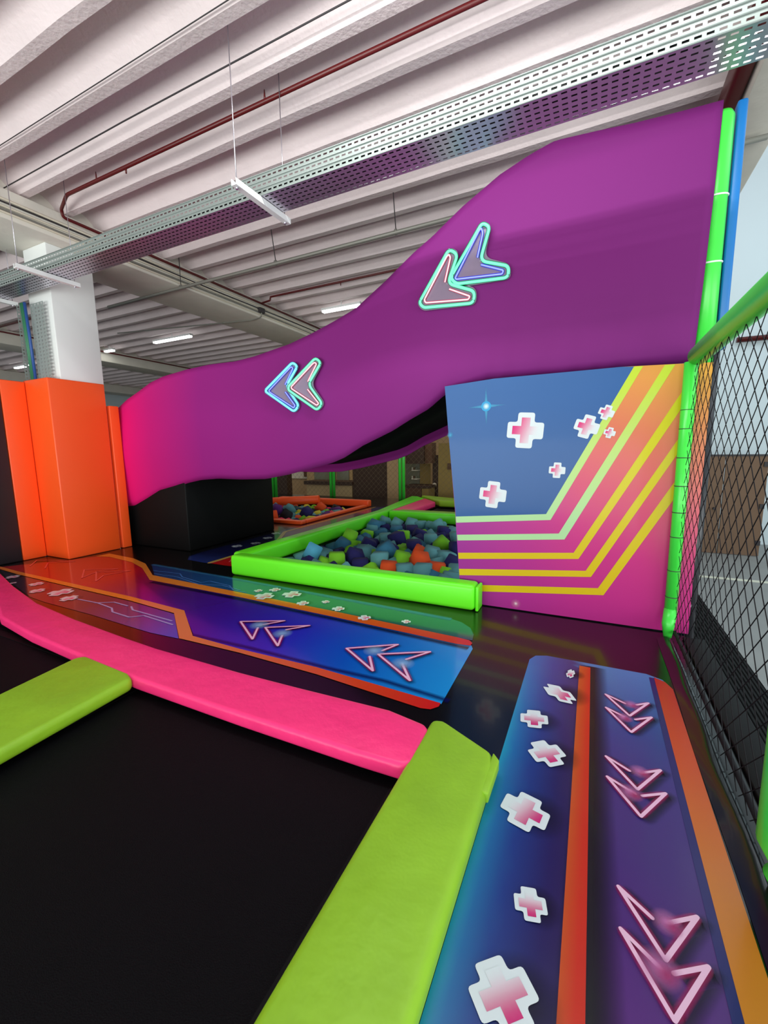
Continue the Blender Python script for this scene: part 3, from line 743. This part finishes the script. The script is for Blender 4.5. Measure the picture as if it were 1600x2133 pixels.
spec = [  # x, y in the 4.444x crop from (600,1050); top height; colour; tilt
 (222, 412, .14, 'sky', (.9, .5, .5)), (105, 470, .03, 'teal', 0), (450, 480, .1, 'lime', (0, .05, .6)), (615, 455, .1, 'navy', (.5, .3, .9)), (700, 420, .1, 'teal', (.3, .1, .4)),
 (850, 480, .12, 'teal', (0, 0, .25)), (935, 400, .1, 'navy', (.1, .1, .9)), (570, 275, .15, 'lime', (.8, .4, .3)), (470, 265, .09, 'teal', 0), (500, 355, .06, 'blue', (.3, .5, .2)),
 (740, 350, .07, 'navy', (.1, .5, .6)), (600, 360, .03, 'lime', 0), (565, 195, .08, 'teal', (0, .1, .5)), (735, 165, .16, 'blue', (.4, .3, .2)), (850, 130, .12, 'teal', (.4, .4, .8)),
 (810, 180, .1, 'blue', (.7, .2, .4)), (730, 270, .06, 'lime', (0, .2, .3)), (860, 260, .06, 'blue', 0), (910, 300, .09, 'teal', (.1, .0, .7)), (1000, 165, .12, 'teal', (.5, .5, .3)),
 (1140, 165, .13, 'teal', (.6, .3, .6)), (1240, 175, .1, 'teal', (.05, .0, .2)), (1340, 180, .1, 'teal', 0), (1450, 145, .14, 'teal', (0, .2, .4)), (1245, 125, .08, 'blue', (.7, .7, 0)),
 (1050, 110, .08, 'teal', (.5, .3, .2)), (1150, 120, .06, 'navy', 0), (1060, 275, .14, 'lime', (0, 0, .2)), (1150, 230, .08, 'navy', (.4, 0, .5)), (1215, 260, .1, 'navy', (.1, .4, .6)),
 (1165, 365, .13, 'navy', (.15, 0, .5)), (1320, 305, .12, 'teal', (0, 0, .35)), (1440, 235, .1, 'navy', (.1, .1, .5)), (1425, 345, .15, 'lime', (.3, .75, .5)), (1335, 435, .12, 'teal', (.3, .3, .7)),
 (1220, 490, .13, 'orange', (.7, .2, .8)), (1215, 430, .1, 'orange', (.2, .5, .3)), (1060, 485, .1, 'lime', (.3, .3, .8)), (1030, 410, .08, 'lime', 0), (1460, 470, .09, 'teal', (.1, .1, .9)),
 (930, 570, .05, 'orange', (.1, .1, .4)), (1085, 590, .06, 'teal', (0, 0, .6)), (1250, 590, .08, 'teal', (0, 0, .2)), (1375, 580, .06, 'orange', (0, .1, .3)), (1450, 610, .05, 'lime', 0),
 (1550, 600, .07, 'teal', (.5, 0, .2)), (1380, 530, .05, 'teal', 0), (1520, 530, .08, 'navy', (.4, .4, .1)), (1540, 240, .09, 'teal', (0, .1, .1)), (1540, 300, .08, 'navy', 0),
 (640, 215, .05, 'teal', (.1, .2, .3)), (330, 450, .02, 'teal', (.3, .2, .1)), (270, 480, .0, 'navy', 0), (1000, 230, .06, 'blue', (.3, .1, .3)), (900, 215, .04, 'navy', 0), (1480, 400, .04, 'navy', 0), (670, 540, .04, 'navy', .5)]
uniq = {0: 'bright sky blue foam cube tilted on its corner at the left end of the rim', 2: 'lime foam cube standing upright just behind the front rim', 7: 'lime foam cube leaning back in the left half of the pit',
        13: 'large deep blue cube high against the left rear of the pit', 27: 'upright lime foam cube in the middle of the pit', 33: 'lime foam cube balanced on its corner near the printed panel',
        35: 'orange foam cube showing a peaked corner near the printed panel', 36: 'orange foam cube half hidden behind the peaked orange one', 40: 'low orange foam cube sunk behind the front rim', 43: 'orange cube sunk near the front rim beside the panel',
        5: 'square teal foam cube upright at the centre of the front rim', 31: 'tall teal foam cube beside the corner-balanced lime one', 30: 'navy foam cube left of the tall teal one'}
for k, (x, y, zt, col, r) in enumerate(spec):
    p = Zp(600+x/4.444, 1050+y/4.444, zt-.03); p.z = zt-.09
    p.x = min(p.x, .3); p.x = max(p.x, -3.5); p.y = max(3.90, min(7.2, p.y))
    if any((p-q).length < .15 for q, _ in placed): p.z -= .03; p.y += .07
    r = r if isinstance(r, tuple) else (random.uniform(-.3, .3), random.uniform(-.3, .3), random.uniform(0, 1.5))
    a, b = zone(p, PIT1)
    cube(p, col, r, uniq.get(k, '%s foam cube %s of the green pit, %s part' % (CN[col], a, b)), G1)
def fill(h, cols, group, nm, z0, zr, xmax=None, zq=.6, minz=.155):
    x = h[0]+.13
    while x < min(h[2], xmax or 99)-.1:
        y = h[1]+.13
        while y < h[3]-.12:
            for zc in (z0, z0+.17):
                if zc > z0 and random.random() > zq: continue
                p = Vector((x+random.uniform(-.03, .03), y+random.uniform(-.03, .03), zc+random.uniform(-zr, zr)))
                v = p-CAM; u_ = 800+FPX*v.dot(R2)/v.dot(FW)
                if u_ < 560 or u_ > 985: continue
                if any((p-q).length < minz for q, _ in placed): continue
                col = random.choice(cols); a, b = zone(p, h)
                cube(p, col, (random.uniform(-.7, .7), random.uniform(-.7, .7), random.uniform(0, 1.5)), '%s foam cube %s of the %s pit, %s part' % (CN[col], a, nm, b), group)
            y += .215
        x += .215
fill(PIT1, ['teal', 'teal', 'blue', 'navy', 'navy', 'teal', 'blue', 'lime'], G1, 'green', -.09, .03, zq=.08)
fill(PIT2, ['purple', 'black', 'pink', 'lime', 'teal', 'yellow', 'orange', 'teal', 'navy'], G2, 'orange', -.10, .04, zq=.12)

# ---------------------------------------------------------------- posts, rail and nets on the right
def ring(bm, x, y, z, r): tube(bm, [(x+math.cos(a)*r, y+math.sin(a)*r, z) for a in [2*PI*k/20 for k in range(20)]], .003, 4, closed=True)
t = thing('padded_post', 'tall green foam-padded post between the slide and the net', 'post', (.66, 3.80, 0))
obj('lower_padding', T([(.575, 3.66, .14), (.575, 3.66, 1.0), (.575, 3.66, 1.97)], [.041, .041, .043], 20), 'post_green', t)
obj('upper_padding', T([(.676, 3.95, 1.9), (.676, 3.95, 2.7), (.676, 3.95, 3.60), (.676, 3.95, 3.63)], [.07, .07, .07, .055], 18), 'post_green', t)
bm = bmesh.new()
for z in (.3, .5, .75, .93, 1.12, 1.32, 1.52, 1.65): ring(bm, .575, 3.66, z, .0415)
obj('tie_band', bm, 'dark_cable', t)
for z in (3.11, 2.68):
    bm = bmesh.new(); tube(bm, [(.676+math.cos(a)*.072, 3.95+math.sin(a)*.072, z+.01*math.sin(a)) for a in [2*PI*k/20 for k in range(20)]], .006, 6, closed=True); obj('cable_tie', bm, 'white_plain', t)
obj('foot_sleeve', T([(.56, 3.60, .004), (.562, 3.62, .10), (.575, 3.66, .20)], [.026, .042, .043], 14), 'post_green', t)
t = thing('support_pole', 'dark steel pole behind the green post, wrapped in blue padding above', 'post', (.755, 4.0, -1))
obj('pole', T([(.755, 4.0, -.99), (.755, 4.0, 2.08)], .042, 16), 'black_pad', t)
obj('blue_sleeve', B(.757, 3.96, 2.09, .817, 4.05, 3.70), 'blue_vinyl', t, bevel=.015)
obj('bolt_cap', T([(.735, 3.945, .16), (.735, 3.965, .16)], .022, 12), 'galv', t)
RX = .60
t = thing('padded_rail', 'green padded top rail of the net on the right', 'rail', (RX, 2, 2))
obj('rail_padding', T([(RX, 3.60, 2.0), (RX, 2.8, 2.005), (RX, 1.6, 2.0), (RX, .6, 2.0)], .062, 18), 'post_green', t)
t = thing('padded_post', 'green foam-padded net post cut by the right edge of the photo', 'post', (.612, 1.56, 0))
obj('lower_padding', T([(.612, 1.56, .028), (.612, 1.56, .07), (.612, 1.56, .10), (.612, 1.56, .18), (.612, 1.56, .7), (.612, 1.56, 1.92)], [.045, .066, .05, .092, .095, .09], 20), 'post_green', t)

def net(name, label, org, du, dv, U, V, s, r, m, knots=True):
    """diamond net spanned by du (length U) and dv (length V); s = diamond diagonal"""
    bm = bmesh.new(); org, du, dv = Vector(org), Vector(du), Vector(dv)
    def pt(u, v):
        nn = du.cross(dv); q = org+du*u+dv*v
        return q+nn*.01*math.sin(u*3+v*2)
    k = -int(V/s)-1
    while k*s < U:
        for sg in (1, -1):
            # u = k*s + v  /  u = U - (k*s + v)
            v0 = max(0, -k*s); v1 = min(V, U-k*s)
            if v1-v0 > .02:
                n = max(2, int((v1-v0)/.25)); P_ = []
                for i in range(n+1):
                    v = v0+(v1-v0)*i/n; u = k*s+v
                    if sg < 0: u = U-u
                    P_.append(pt(u, v))
                tube(bm, P_, r, 3, cap=False)
        k += 1
    if knots:
        nu, nv = int(U/s*2), int(V/s*2)
        off = U % s
        for i in range(nu+1):
            for j in range(nv+1):
                pass
    return tag(obj(name, bm, m), label, 'net')
net('safety_net', 'black knotted safety net hanging from the green rail', (.592, .75, .02), (0, 1, 0), (0, 0, 1), 2.85, 1.93, .125, .0022, 'net_black')
bm = T([(.60, .75, .06), (.60, 3.58, .06)], .012, 8); tag(obj('net_rope', bm, 'net_black'), 'black border rope along the bottom of the net', 'rope')
tag(obj('edge_strip', B(.655, .6, .002, .79, 3.62, .02), 'black_matte', bevel=.006), 'narrow black strip along the platform edge outside the net', 'edge strip')
bm = bmesh.new(); pr = [(.490, .003), (.515, .014), (.54, .022), (.56, .025), (.575, .022), (.583, .012), (.585, .003)]; last = None
for i in range(41):
    y = -.4+3.95*i/40; c = [bm.verts.new((x+.003*math.sin(y*5), y, z+(.003*math.sin(y*9+x*40) if .5 < x < .58 else 0))) for x, z in pr]
    if last:
        for j in range(len(pr)-1): bm.faces.new((last[j], last[j+1], c[j+1], c[j])).smooth = True
    last = c
tag(obj('edge_pad', bm, 'black_vinyl', smooth=True), 'slim glossy black rolled pad edge at the foot of the net', 'pad')

# ---------------------------------------------------------------- tray, pipes, lamps
def slotted(bm, o, du, dv, U, V, pitch, rows, slot, sh):
    """perforated sheet: cells of pitch x V/rows, each with one slot hole"""
    o, du, dv = Vector(o), Vector(du), Vector(dv); nv = rows; cv = V/rows; n = int(U/pitch)
    for i in range(n):
        for j in range(nv):
            s = (.5*pitch*(j % 2)) if False else 0
            u0, u1 = i*pitch, (i+1)*pitch; v0, v1 = j*cv, (j+1)*cv
            a0, a1 = u0+(pitch-slot)/2, u1-(pitch-slot)/2; b0, b1 = v0+(cv-sh)/2, v1-(cv-sh)/2
            O_ = [bm.verts.new(o+du*u+dv*v) for u, v in ((u0, v0), (u1, v0), (u1, v1), (u0, v1))]
            I_ = [bm.verts.new(o+du*u+dv*v) for u, v in ((a0, b0), (a1, b0), (a1, b1), (a0, b1))]
            for k in range(4): bm.faces.new((O_[k], O_[(k+1) % 4], I_[(k+1) % 4], I_[k]))
tray = thing('cable_tray', 'long perforated metal cable tray hung under the ceiling ribs', 'cable tray', (-3, 3, 3.4))
TY, TW, TH, TZ = 2.93, .27, .155, 3.415
TX0 = -8.6; TU = 9.5
bm = bmesh.new(); slotted(bm, (TX0, TY, TZ), (1, 0, 0), (0, 1, 0), TU, TW, .052, 6, .032, .013); obj('tray_base', bm, 'galv', tray)
bm = bmesh.new(); slotted(bm, (TX0, TY, TZ), (1, 0, 0), (0, 0, 1), TU, TH, .052, 3, .032, .012)
obj('tray_side', bm, 'galv_bright', tray)
bm = bmesh.new(); slotted(bm, (TX0, TY+TW, TZ), (1, 0, 0), (0, 0, 1), TU, TH, .052, 3, .032, .012)
obj('tray_side', bm, 'galv', tray)
for k in range(6):
    tag(obj('cable', T([(TX0+.05+i*.6, TY+.03+k*.04, TZ+.026+.004*math.sin(i*1.3+k)) for i in range(16)], .017, 6), 'dark_cable'), 'dark power cable lying in the long perforated tray', 'cable', 'cables lying in the ceiling tray')
for k in range(4):
    tag(obj('cable', T([(TX0+.05+i*.6, TY+.03+k*.05, TZ+.070+.006*math.sin(i*1.1+k*2)) for i in range(16)], .019, 6), 'dark_cable'), 'dark power cable lying in the long perforated tray', 'cable', 'cables lying in the ceiling tray')
bm = bmesh.new()
for z in (TZ+.002, TZ+.052, TZ+.103, TZ+TH): tube(bm, [(TX0, TY-.003, z), (TX0+TU, TY-.003, z)], .004, 6)
obj('stiffening_bead', bm, 'galv_bright', tray)
def bracket(x, lab):
    t = thing('hanger_bracket', lab, 'bracket', (x, 3, 3.37), group='hanger brackets of the cable tray')
    bm = B(x-.025, 2.66, 3.365, x+.025, 3.30, 3.373); box(bm, x+.021, 2.66, 3.373, x+.025, 3.30, 3.411); box(bm, x-.025, 2.66, 3.373, x-.021, 3.30, 3.411)
    obj('channel', bm, 'white_plain', t)
    for y in (2.69, 3.25):
        zt = RZ+.004 if y < 3 else RZ+.2
        obj('hanger_rod', T([(x, y, 3.36), (x, y, RZ+(.02 if y < 3 else .13))], .004, 6), 'galv', t)
        obj('nut', T([(x, y, 3.35), (x, y, 3.372)], .011, 6), 'galv', t)
bracket(-2.5, 'hanger bracket crossing under the tray at the picture centre')
bracket(-5.6, 'hanger bracket crossing under the tray before the white column')
bracket(-7.0, 'hanger bracket at the far left end of the tray')
# tray turning down the column
t = thing('cable_tray', 'perforated cable tray dropping down the face of the white column', 'cable tray', (-6.6, 3.3, 2.4))
bm = bmesh.new(); slotted(bm, (-6.70, 3.30, 2.40), (0, 0, 1), (1, 0, 0), .96, .30, .045, 4, .026, .034); obj('tray_base', bm, 'galv_bright', t)
bm = bmesh.new(); slotted(bm, (-6.86, 3.22, 2.40), (0, 0, 1), (0, 1, 0), .96, .08, .045, 2, .026, .018); obj('tray_side', bm, 'galv_bright', t)
for k, (x, m_) in enumerate(((-6.80, 'cable_green'), (-6.765, 'cable_green'), (-6.72, 'cable_blue'))):
    tag(obj('cable', T([(x, 3.27, 2.385), (x+.005, 3.26, 2.9), (x, 3.25, 3.36)], .018, 8), m_), ('green cable outermost beside the column tray', 'green cable between the blue cable and the tray edge', 'blue cable beside the column tray')[k], 'cable')

def pipe(name, label, pts, r, m, cat='pipe'):
    return tag(obj(name, T(roundpath([Vector(p) for p in pts], .06, closed=False, n=4), r, 10), m), label, cat)
# sprinkler mains
t = thing('sprinkler_pipe', 'dark red sprinkler pipe running under the nearest ribs and along the beam', 'pipe', (-6, 3.3, 4.3))
obj('pipe_run', T(roundpath([Vector(p) for p in ((1.2, 3.28, 4.37), (-5.62, 3.28, 4.37), (-6.0, 3.42, 4.37), (-6.03, 3.45, 4.30), (-6.03, 3.6, 4.30), (-6.03, 17, 4.30))], .05, closed=False), .019, 10), 'red_pipe', t)
for x in (-5.05, -2.68, .1):
    bm = bmesh.new(); tube(bm, [(x, 3.28, 4.37), (x, 3.28, 4.46)], [.012, .004], 6); obj('pipe_clip', bm, 'red_pipe', t)
obj('sprinkler_head', T([(-4.55, 3.28, 4.37), (-4.55, 3.28, 4.31)], [.012, .008], 8), 'red_pipe', t)
t = thing('sprinkler_pipe', 'dark red branch pipe bending up from the beam behind the grey conduit', 'pipe', (-6, 6.5, 4.3))
obj('pipe_run', T(roundpath([Vector(p) for p in ((-6.005, 6.98, 4.3), (-5.8, 6.98, 4.32), (-5.8, 6.98, 4.38), (1.0, 6.98, 4.385))], .04, closed=False), .017, 8), 'red_pipe', t)
obj('sprinkler_head', T([(-4.2, 6.98, 4.385), (-4.2, 6.98, 4.32)], [.012, .008], 8), 'red_pipe', t)
for (y, x0_, x1_, lb) in ((5.4, -12.7, -9.4, 'dark red pipe in the ceiling bay left of the beam, behind the column'), (11.5, -12.7, -7.2, 'dark red pipe just above the slide crest on the left')):
    pipe('sprinkler_pipe', lb, [(x0_, y, 4.3), (x1_, y, 4.3), (x1_, y, 4.4)], .018, 'red_pipe')
pipe('sprinkler_pipe', 'dark red pipe along the second beam beyond the column', [(-12.72, 2, 4.3), (-12.72, 16.5, 4.3)], .018, 'red_pipe')
pipe('sprinkler_pipe', 'red pipe rising in the bright bay at the right edge', [(2.6, 12.9, 4.2), (3.2, 10.8, 4.2), (3.6, 8.2, 4.2)], .035, 'red_pipe')
pipe('sprinkler_pipe', 'horizontal red pipe on the white wall seen through the net', [(2.9, 13.1, 3.85), (6, 13.1, 3.85)], .06, 'red_pipe')
tag(obj('duct', B(.80, -3, 4.12, .92, 17, 4.32), 'red_pipe', bevel=.03), 'dark red duct clamped along the right-hand beam', 'duct')
# grey conduit with rods
t = thing('conduit', 'grey conduit hanging on rods below the ribs at the picture centre', 'conduit', (-4, 5.2, 4.0))
obj('pipe_run', T([(-7.8, 5.05, 3.96), (-6.2, 5.07, 3.98), (1.2, 5.09, 4.0)], .024, 10), 'grey_pipe', t)
for x in (-6.0, -4.1, -2.27):
    obj('hanger_rod', T([(x, 5.09, 4.0), (x, 5.0 if x > -5 else 5.09, RZ+.12)], .006, 6), 'dark_cable', t)
    obj('pipe_clamp', T([(x-.012, 5.09, 4.0), (x+.012, 5.09, 4.0)], .034, 10), 'grey_pipe', t)
pipe('conduit', 'thin grey conduit under the beam ending in a small black box', [(-9.5, 6.3, 4.02), (-6.3, 7.0, 4.03), (-6.05, 7.0, 4.06), (-6.05, 7.0, 4.2)], .012, 'grey_pipe', 'conduit')
tag(obj('junction_box', B(-6.09, 6.93, 4.13, -6.02, 7.07, 4.22), 'dark_cable', bevel=.004), 'small black junction box on the beam edge', 'junction box')
# cables lying on the beam ledge
for k, (x, z, r, m_) in enumerate(((-6.085, 4.10, .012, 'cream'), (-6.085, 4.135, .014, 'grey_pipe'), (-6.085, 4.175, .012, 'cream'), (-6.085, 4.21, .009, 'dark_cable'), (-6.085, 4.245, .014, 'cream'))):
    P_ = [(x+.004*math.sin(i*1.7+k), -3+i*.7, z+.008*math.sin(i*.9+k*2)) for i in range(29)]
    tag(obj('cable', T(P_, r, 6), m_), ('lowest white cable clipped along the beam side', 'grey cable second from the beam bottom', 'white cable in the middle of the beam side', 'thin dark cable along the beam side', 'uppermost pale cable below the red pipe on the beam')[k], 'cable')
tag(obj('cable', T([(-10, 2.93, 4.39), (-4, 2.90, 4.395), (1, 2.92, 4.39)], .006, 6), 'dark_cable'), 'thin dark cable stretched along the nearest rib', 'cable')
tag(obj('cable', T([(-10, 2.56, 4.395), (1, 2.54, 4.395)], .004, 6), 'dark_cable'), 'fine dark line under the second nearest rib', 'cable')
# lamps
def lamp(x0_, x1_, y, z, lab):
    t = thing('batten_lamp', lab, 'ceiling lamp', ((x0_+x1_)/2, y, z), group='fluorescent batten lamps')
    obj('housing', B(x0_, y-.05, z+.035, x1_, y+.05, z+.08), 'white_plain', t)
    obj('diffuser', B(x0_+.02, y-.045, z, x1_-.02, y+.045, z+.034), 'tube_light', t)
    obj('suspension', T([((x0_+x1_)/2, y, z+.08), ((x0_+x1_)/2, y, z+.32)], .01, 6), 'white_plain', t)
lamp(-5.28, -4.35, 8.0, 4.28, 'fluorescent batten lamp partly hidden by the slide crest')
lamp(-10.6, -9.2, 8.0, 4.28, 'fluorescent batten lamp in the bay behind the column')
lamp(-13.6+.9, -12.1-.4+.2, 8.0, 4.28, 'short bright lamp touching the right edge of the column')
lamp(-17.6, -16.6, 8.0, 4.28, 'small bright lamp left of the column')

# ---------------------------------------------------------------- far side: cafe behind a net
def rectpx(x0_, y0_, x1_, y1_, Y, th=.06):
    a, b = Yp(x0_, y1_, Y), Yp(x1_, y0_, Y); return (min(a.x, b.x), Y, a.z, max(a.x, b.x), Y+th, b.z)
def pb(bm, *a): box(bm, *rectpx(*a))
def block(name, label, cat, m, x0_, y0_, x1_, y1_, Y, th=.08, floor=True):
    r = list(rectpx(x0_, y0_, x1_, y1_, Y, th))
    if floor: r[2] = -.999
    return tag(obj(name, B(*r), m), label, cat)
struct('wall_cafe', B(-18, 15.22, -1, 1.2, 15.4, 1.9), 'tan_wall')
block('partition', 'dark brown partition panel behind the far net', 'partition', 'brown_dark', 736, 930, 806, 1030, 13.0, .5)
block('partition', 'tan partition strip just left of the paired green posts', 'partition', 'tan_wall', 807, 900, 829, 1030, 12.9, .3)
block('partition', 'dark brown strip beside the leftmost far post', 'partition', 'brown_dark', 575, 960, 596, 1030, 13.0, .3)
block('partition', 'ochre wall panel at the right of the kitchen', 'partition', 'ochre_wall', 913, 922, 985, 1040, 12.6, .3)
ca = block('counter', 'sand coloured serving counter left of the brown partition', 'counter', 'sand_wall', 640, 1010, 733, 1040, 13.0, .6)
obj('counter_top', B(*rectpx(633, 1004, 733, 1009, 12.9, .8)), 'brown_dark', ca)
t = thing('serving_window', 'serving window with grey panes above the left counter', 'window', tuple(Yp(700, 1003, 15)))
obj('frame', B(*rectpx(640, 960, 733, 1004, 15.0, .215)), 'sand_wall', t); 
for a in ((655, 968, 664, 1001), (665, 968, 698, 1001), (702, 968, 726, 1001)): obj('pane', B(*rectpx(*a, 14.95, .04)), 'glass_grey', t)
t = thing('notice_board', 'cream notice board with a small picture on the far wall', 'notice board', tuple(Yp(615, 996, 15)))
obj('board', B(*rectpx(594, 975, 645, 996, 15.15)), 'cream', t); obj('picture', B(*rectpx(633, 981, 641, 993, 15.10, .04)), 'brown_mid', t)
cb = block('counter', 'kitchen counter right of the paired green posts', 'counter', 'brown_mid', 845, 1017, 878, 1040, 13.0, .69)
block('cabinet', 'ochre cabinet end beside the kitchen counter', 'cabinet', 'ochre_wall', 879, 1018, 893, 1040, 13.0, .6)
obj('counter_top', B(*rectpx(843, 1012, 896, 1016, 12.95, .74)), 'brown_dark', cb)
tag(obj('wall_cabinet', B(*rectpx(845, 925, 883, 966, 13.2, .4)), 'brown_dark'), 'dark brown wall cabinet above the kitchen counter', 'cabinet')
tag(obj('wall_cabinet', B(*rectpx(883, 922, 900, 965, 13.3, .4)), 'brown_mid'), 'lighter brown wall cabinet right of the dark one', 'cabinet')
tag(obj('splashback', B(*rectpx(845, 966, 874, 1013, 13.7)), 'glass_grey'), 'grey splashback behind the kitchen counter', 'panel')
tag(obj('splashback', B(*rectpx(875, 966, 896, 1013, 13.7)), 'ochre_wall'), 'ochre side panel right of the grey splashback', 'panel')
for k, (y_, lb) in enumerate(((979, 'upper shelf with jars in the kitchen'), (997, 'lower shelf with jars in the kitchen'))):
    t = thing('shelf', lb, 'shelf', tuple(Yp(863, y_, 13.5))); obj('shelf_board', B(*rectpx(857, y_, 870, y_+1.6, 13.45, .25)), 'cream', t)
    for j in range(3): 
        a = Yp(859+j*4, y_, 13.5); a.z += .0
        tag(obj('jar', T([a, a+Vector((0, 0, .09))], .025, 8), ('cream', 'brown_mid', 'glass_grey')[j]), ('pale jar', 'brown jar', 'grey jar')[j]+(' on the upper kitchen shelf', ' on the lower kitchen shelf')[k], 'jar')
t = thing('doorway', 'dark red-brown door behind the far net on the right', 'door', tuple(Yp(906, 1035, 13.6)))
obj('door_leaf', B(*rectpx(901, 948, 912, 1036, 13.6)), 'brown_dark', t); obj('door_sign', T([Yp(905, 1010, 13.55), Yp(905, 1010, 13.52)], .07, 12), 'cream', t)
tag(obj('picture', B(*rectpx(932, 965, 945, 978, 12.55, .03)), 'brown_mid'), 'small brown picture hanging on the ochre panel', 'picture')
t = thing('paddle_post', 'slim pair of green padded net posts left of the second pit', 'post', (-8.95, 11.2, 0)); 
def gpost(x, y, z1, lab):
    t = thing('padded_post', lab, 'post', (x, y, 0), group='green padded posts of the far net')
    for dx in (-.05, .06): obj('padding', T([(x+dx, y, .003), (x+dx, y, z1)], .045, 10), 'post_green', t)
bpy.data.objects.remove(t)
a = Zp(573, 1035); gpost(a.x, a.y, 2.4, 'green padded post pair beside the black block')
a = Zp(693, 1034); gpost(a.x, a.y+0, 2.4, 'green padded post pair before the left counter')
a = Zp(837, 1041); gpost(a.x, a.y, 2.4, 'green padded post pair right of the tan partition strip')
net('safety_net', 'pale fine net stretched between the far green posts', (-9.6, 11.3, .02), (1, 0, 0), (0, 0, 1), 9.6, 2.2, .16, .003, 'net_far', knots=False)
tag(obj('hanging_light', B(*rectpx(656, 1033.5, 662, 1040, 11.0, .05)), 'tube_light'), 'small white lamp glowing at the back edge of the deck', 'lamp')
# wooden boards outside the net
bd = rectpx(1466, 947, 1500, 1151, 11.75); bd2 = rectpx(1501, 947, 1600, 1160, 11.7)
def boards(name, lab, r):
    t = thing(name, lab, 'door', ((r[0]+r[3])/2, 11.7, -1))
    obj('door_leaf', B(r[0], 11.7, -.99, r[3], 11.75, 1.17), 'cardboard', t); return t
t = boards('door', 'narrow brown board door seen through the net', (1.6, 0, 0, 2.60)); obj('handle', T([(2.48, 11.69, .02), (2.48, 11.62, .02)], .03, 8), 'dark_cable', t)
t = boards('door', 'wide brown board door at the right edge behind the net', (2.62, 0, 0, 3.34))
for z in (-.75, .05, .95): obj('hinge', B(3.26, 11.66, z, 3.34, 11.69, z+.1), 'dark_cable', t)
tag(obj('door_lintel', B(1.6, 11.69, 1.17, 3.40, 11.77, 1.21), 'dark_cable'), 'thin dark bar along the top of the brown doors', 'bar')
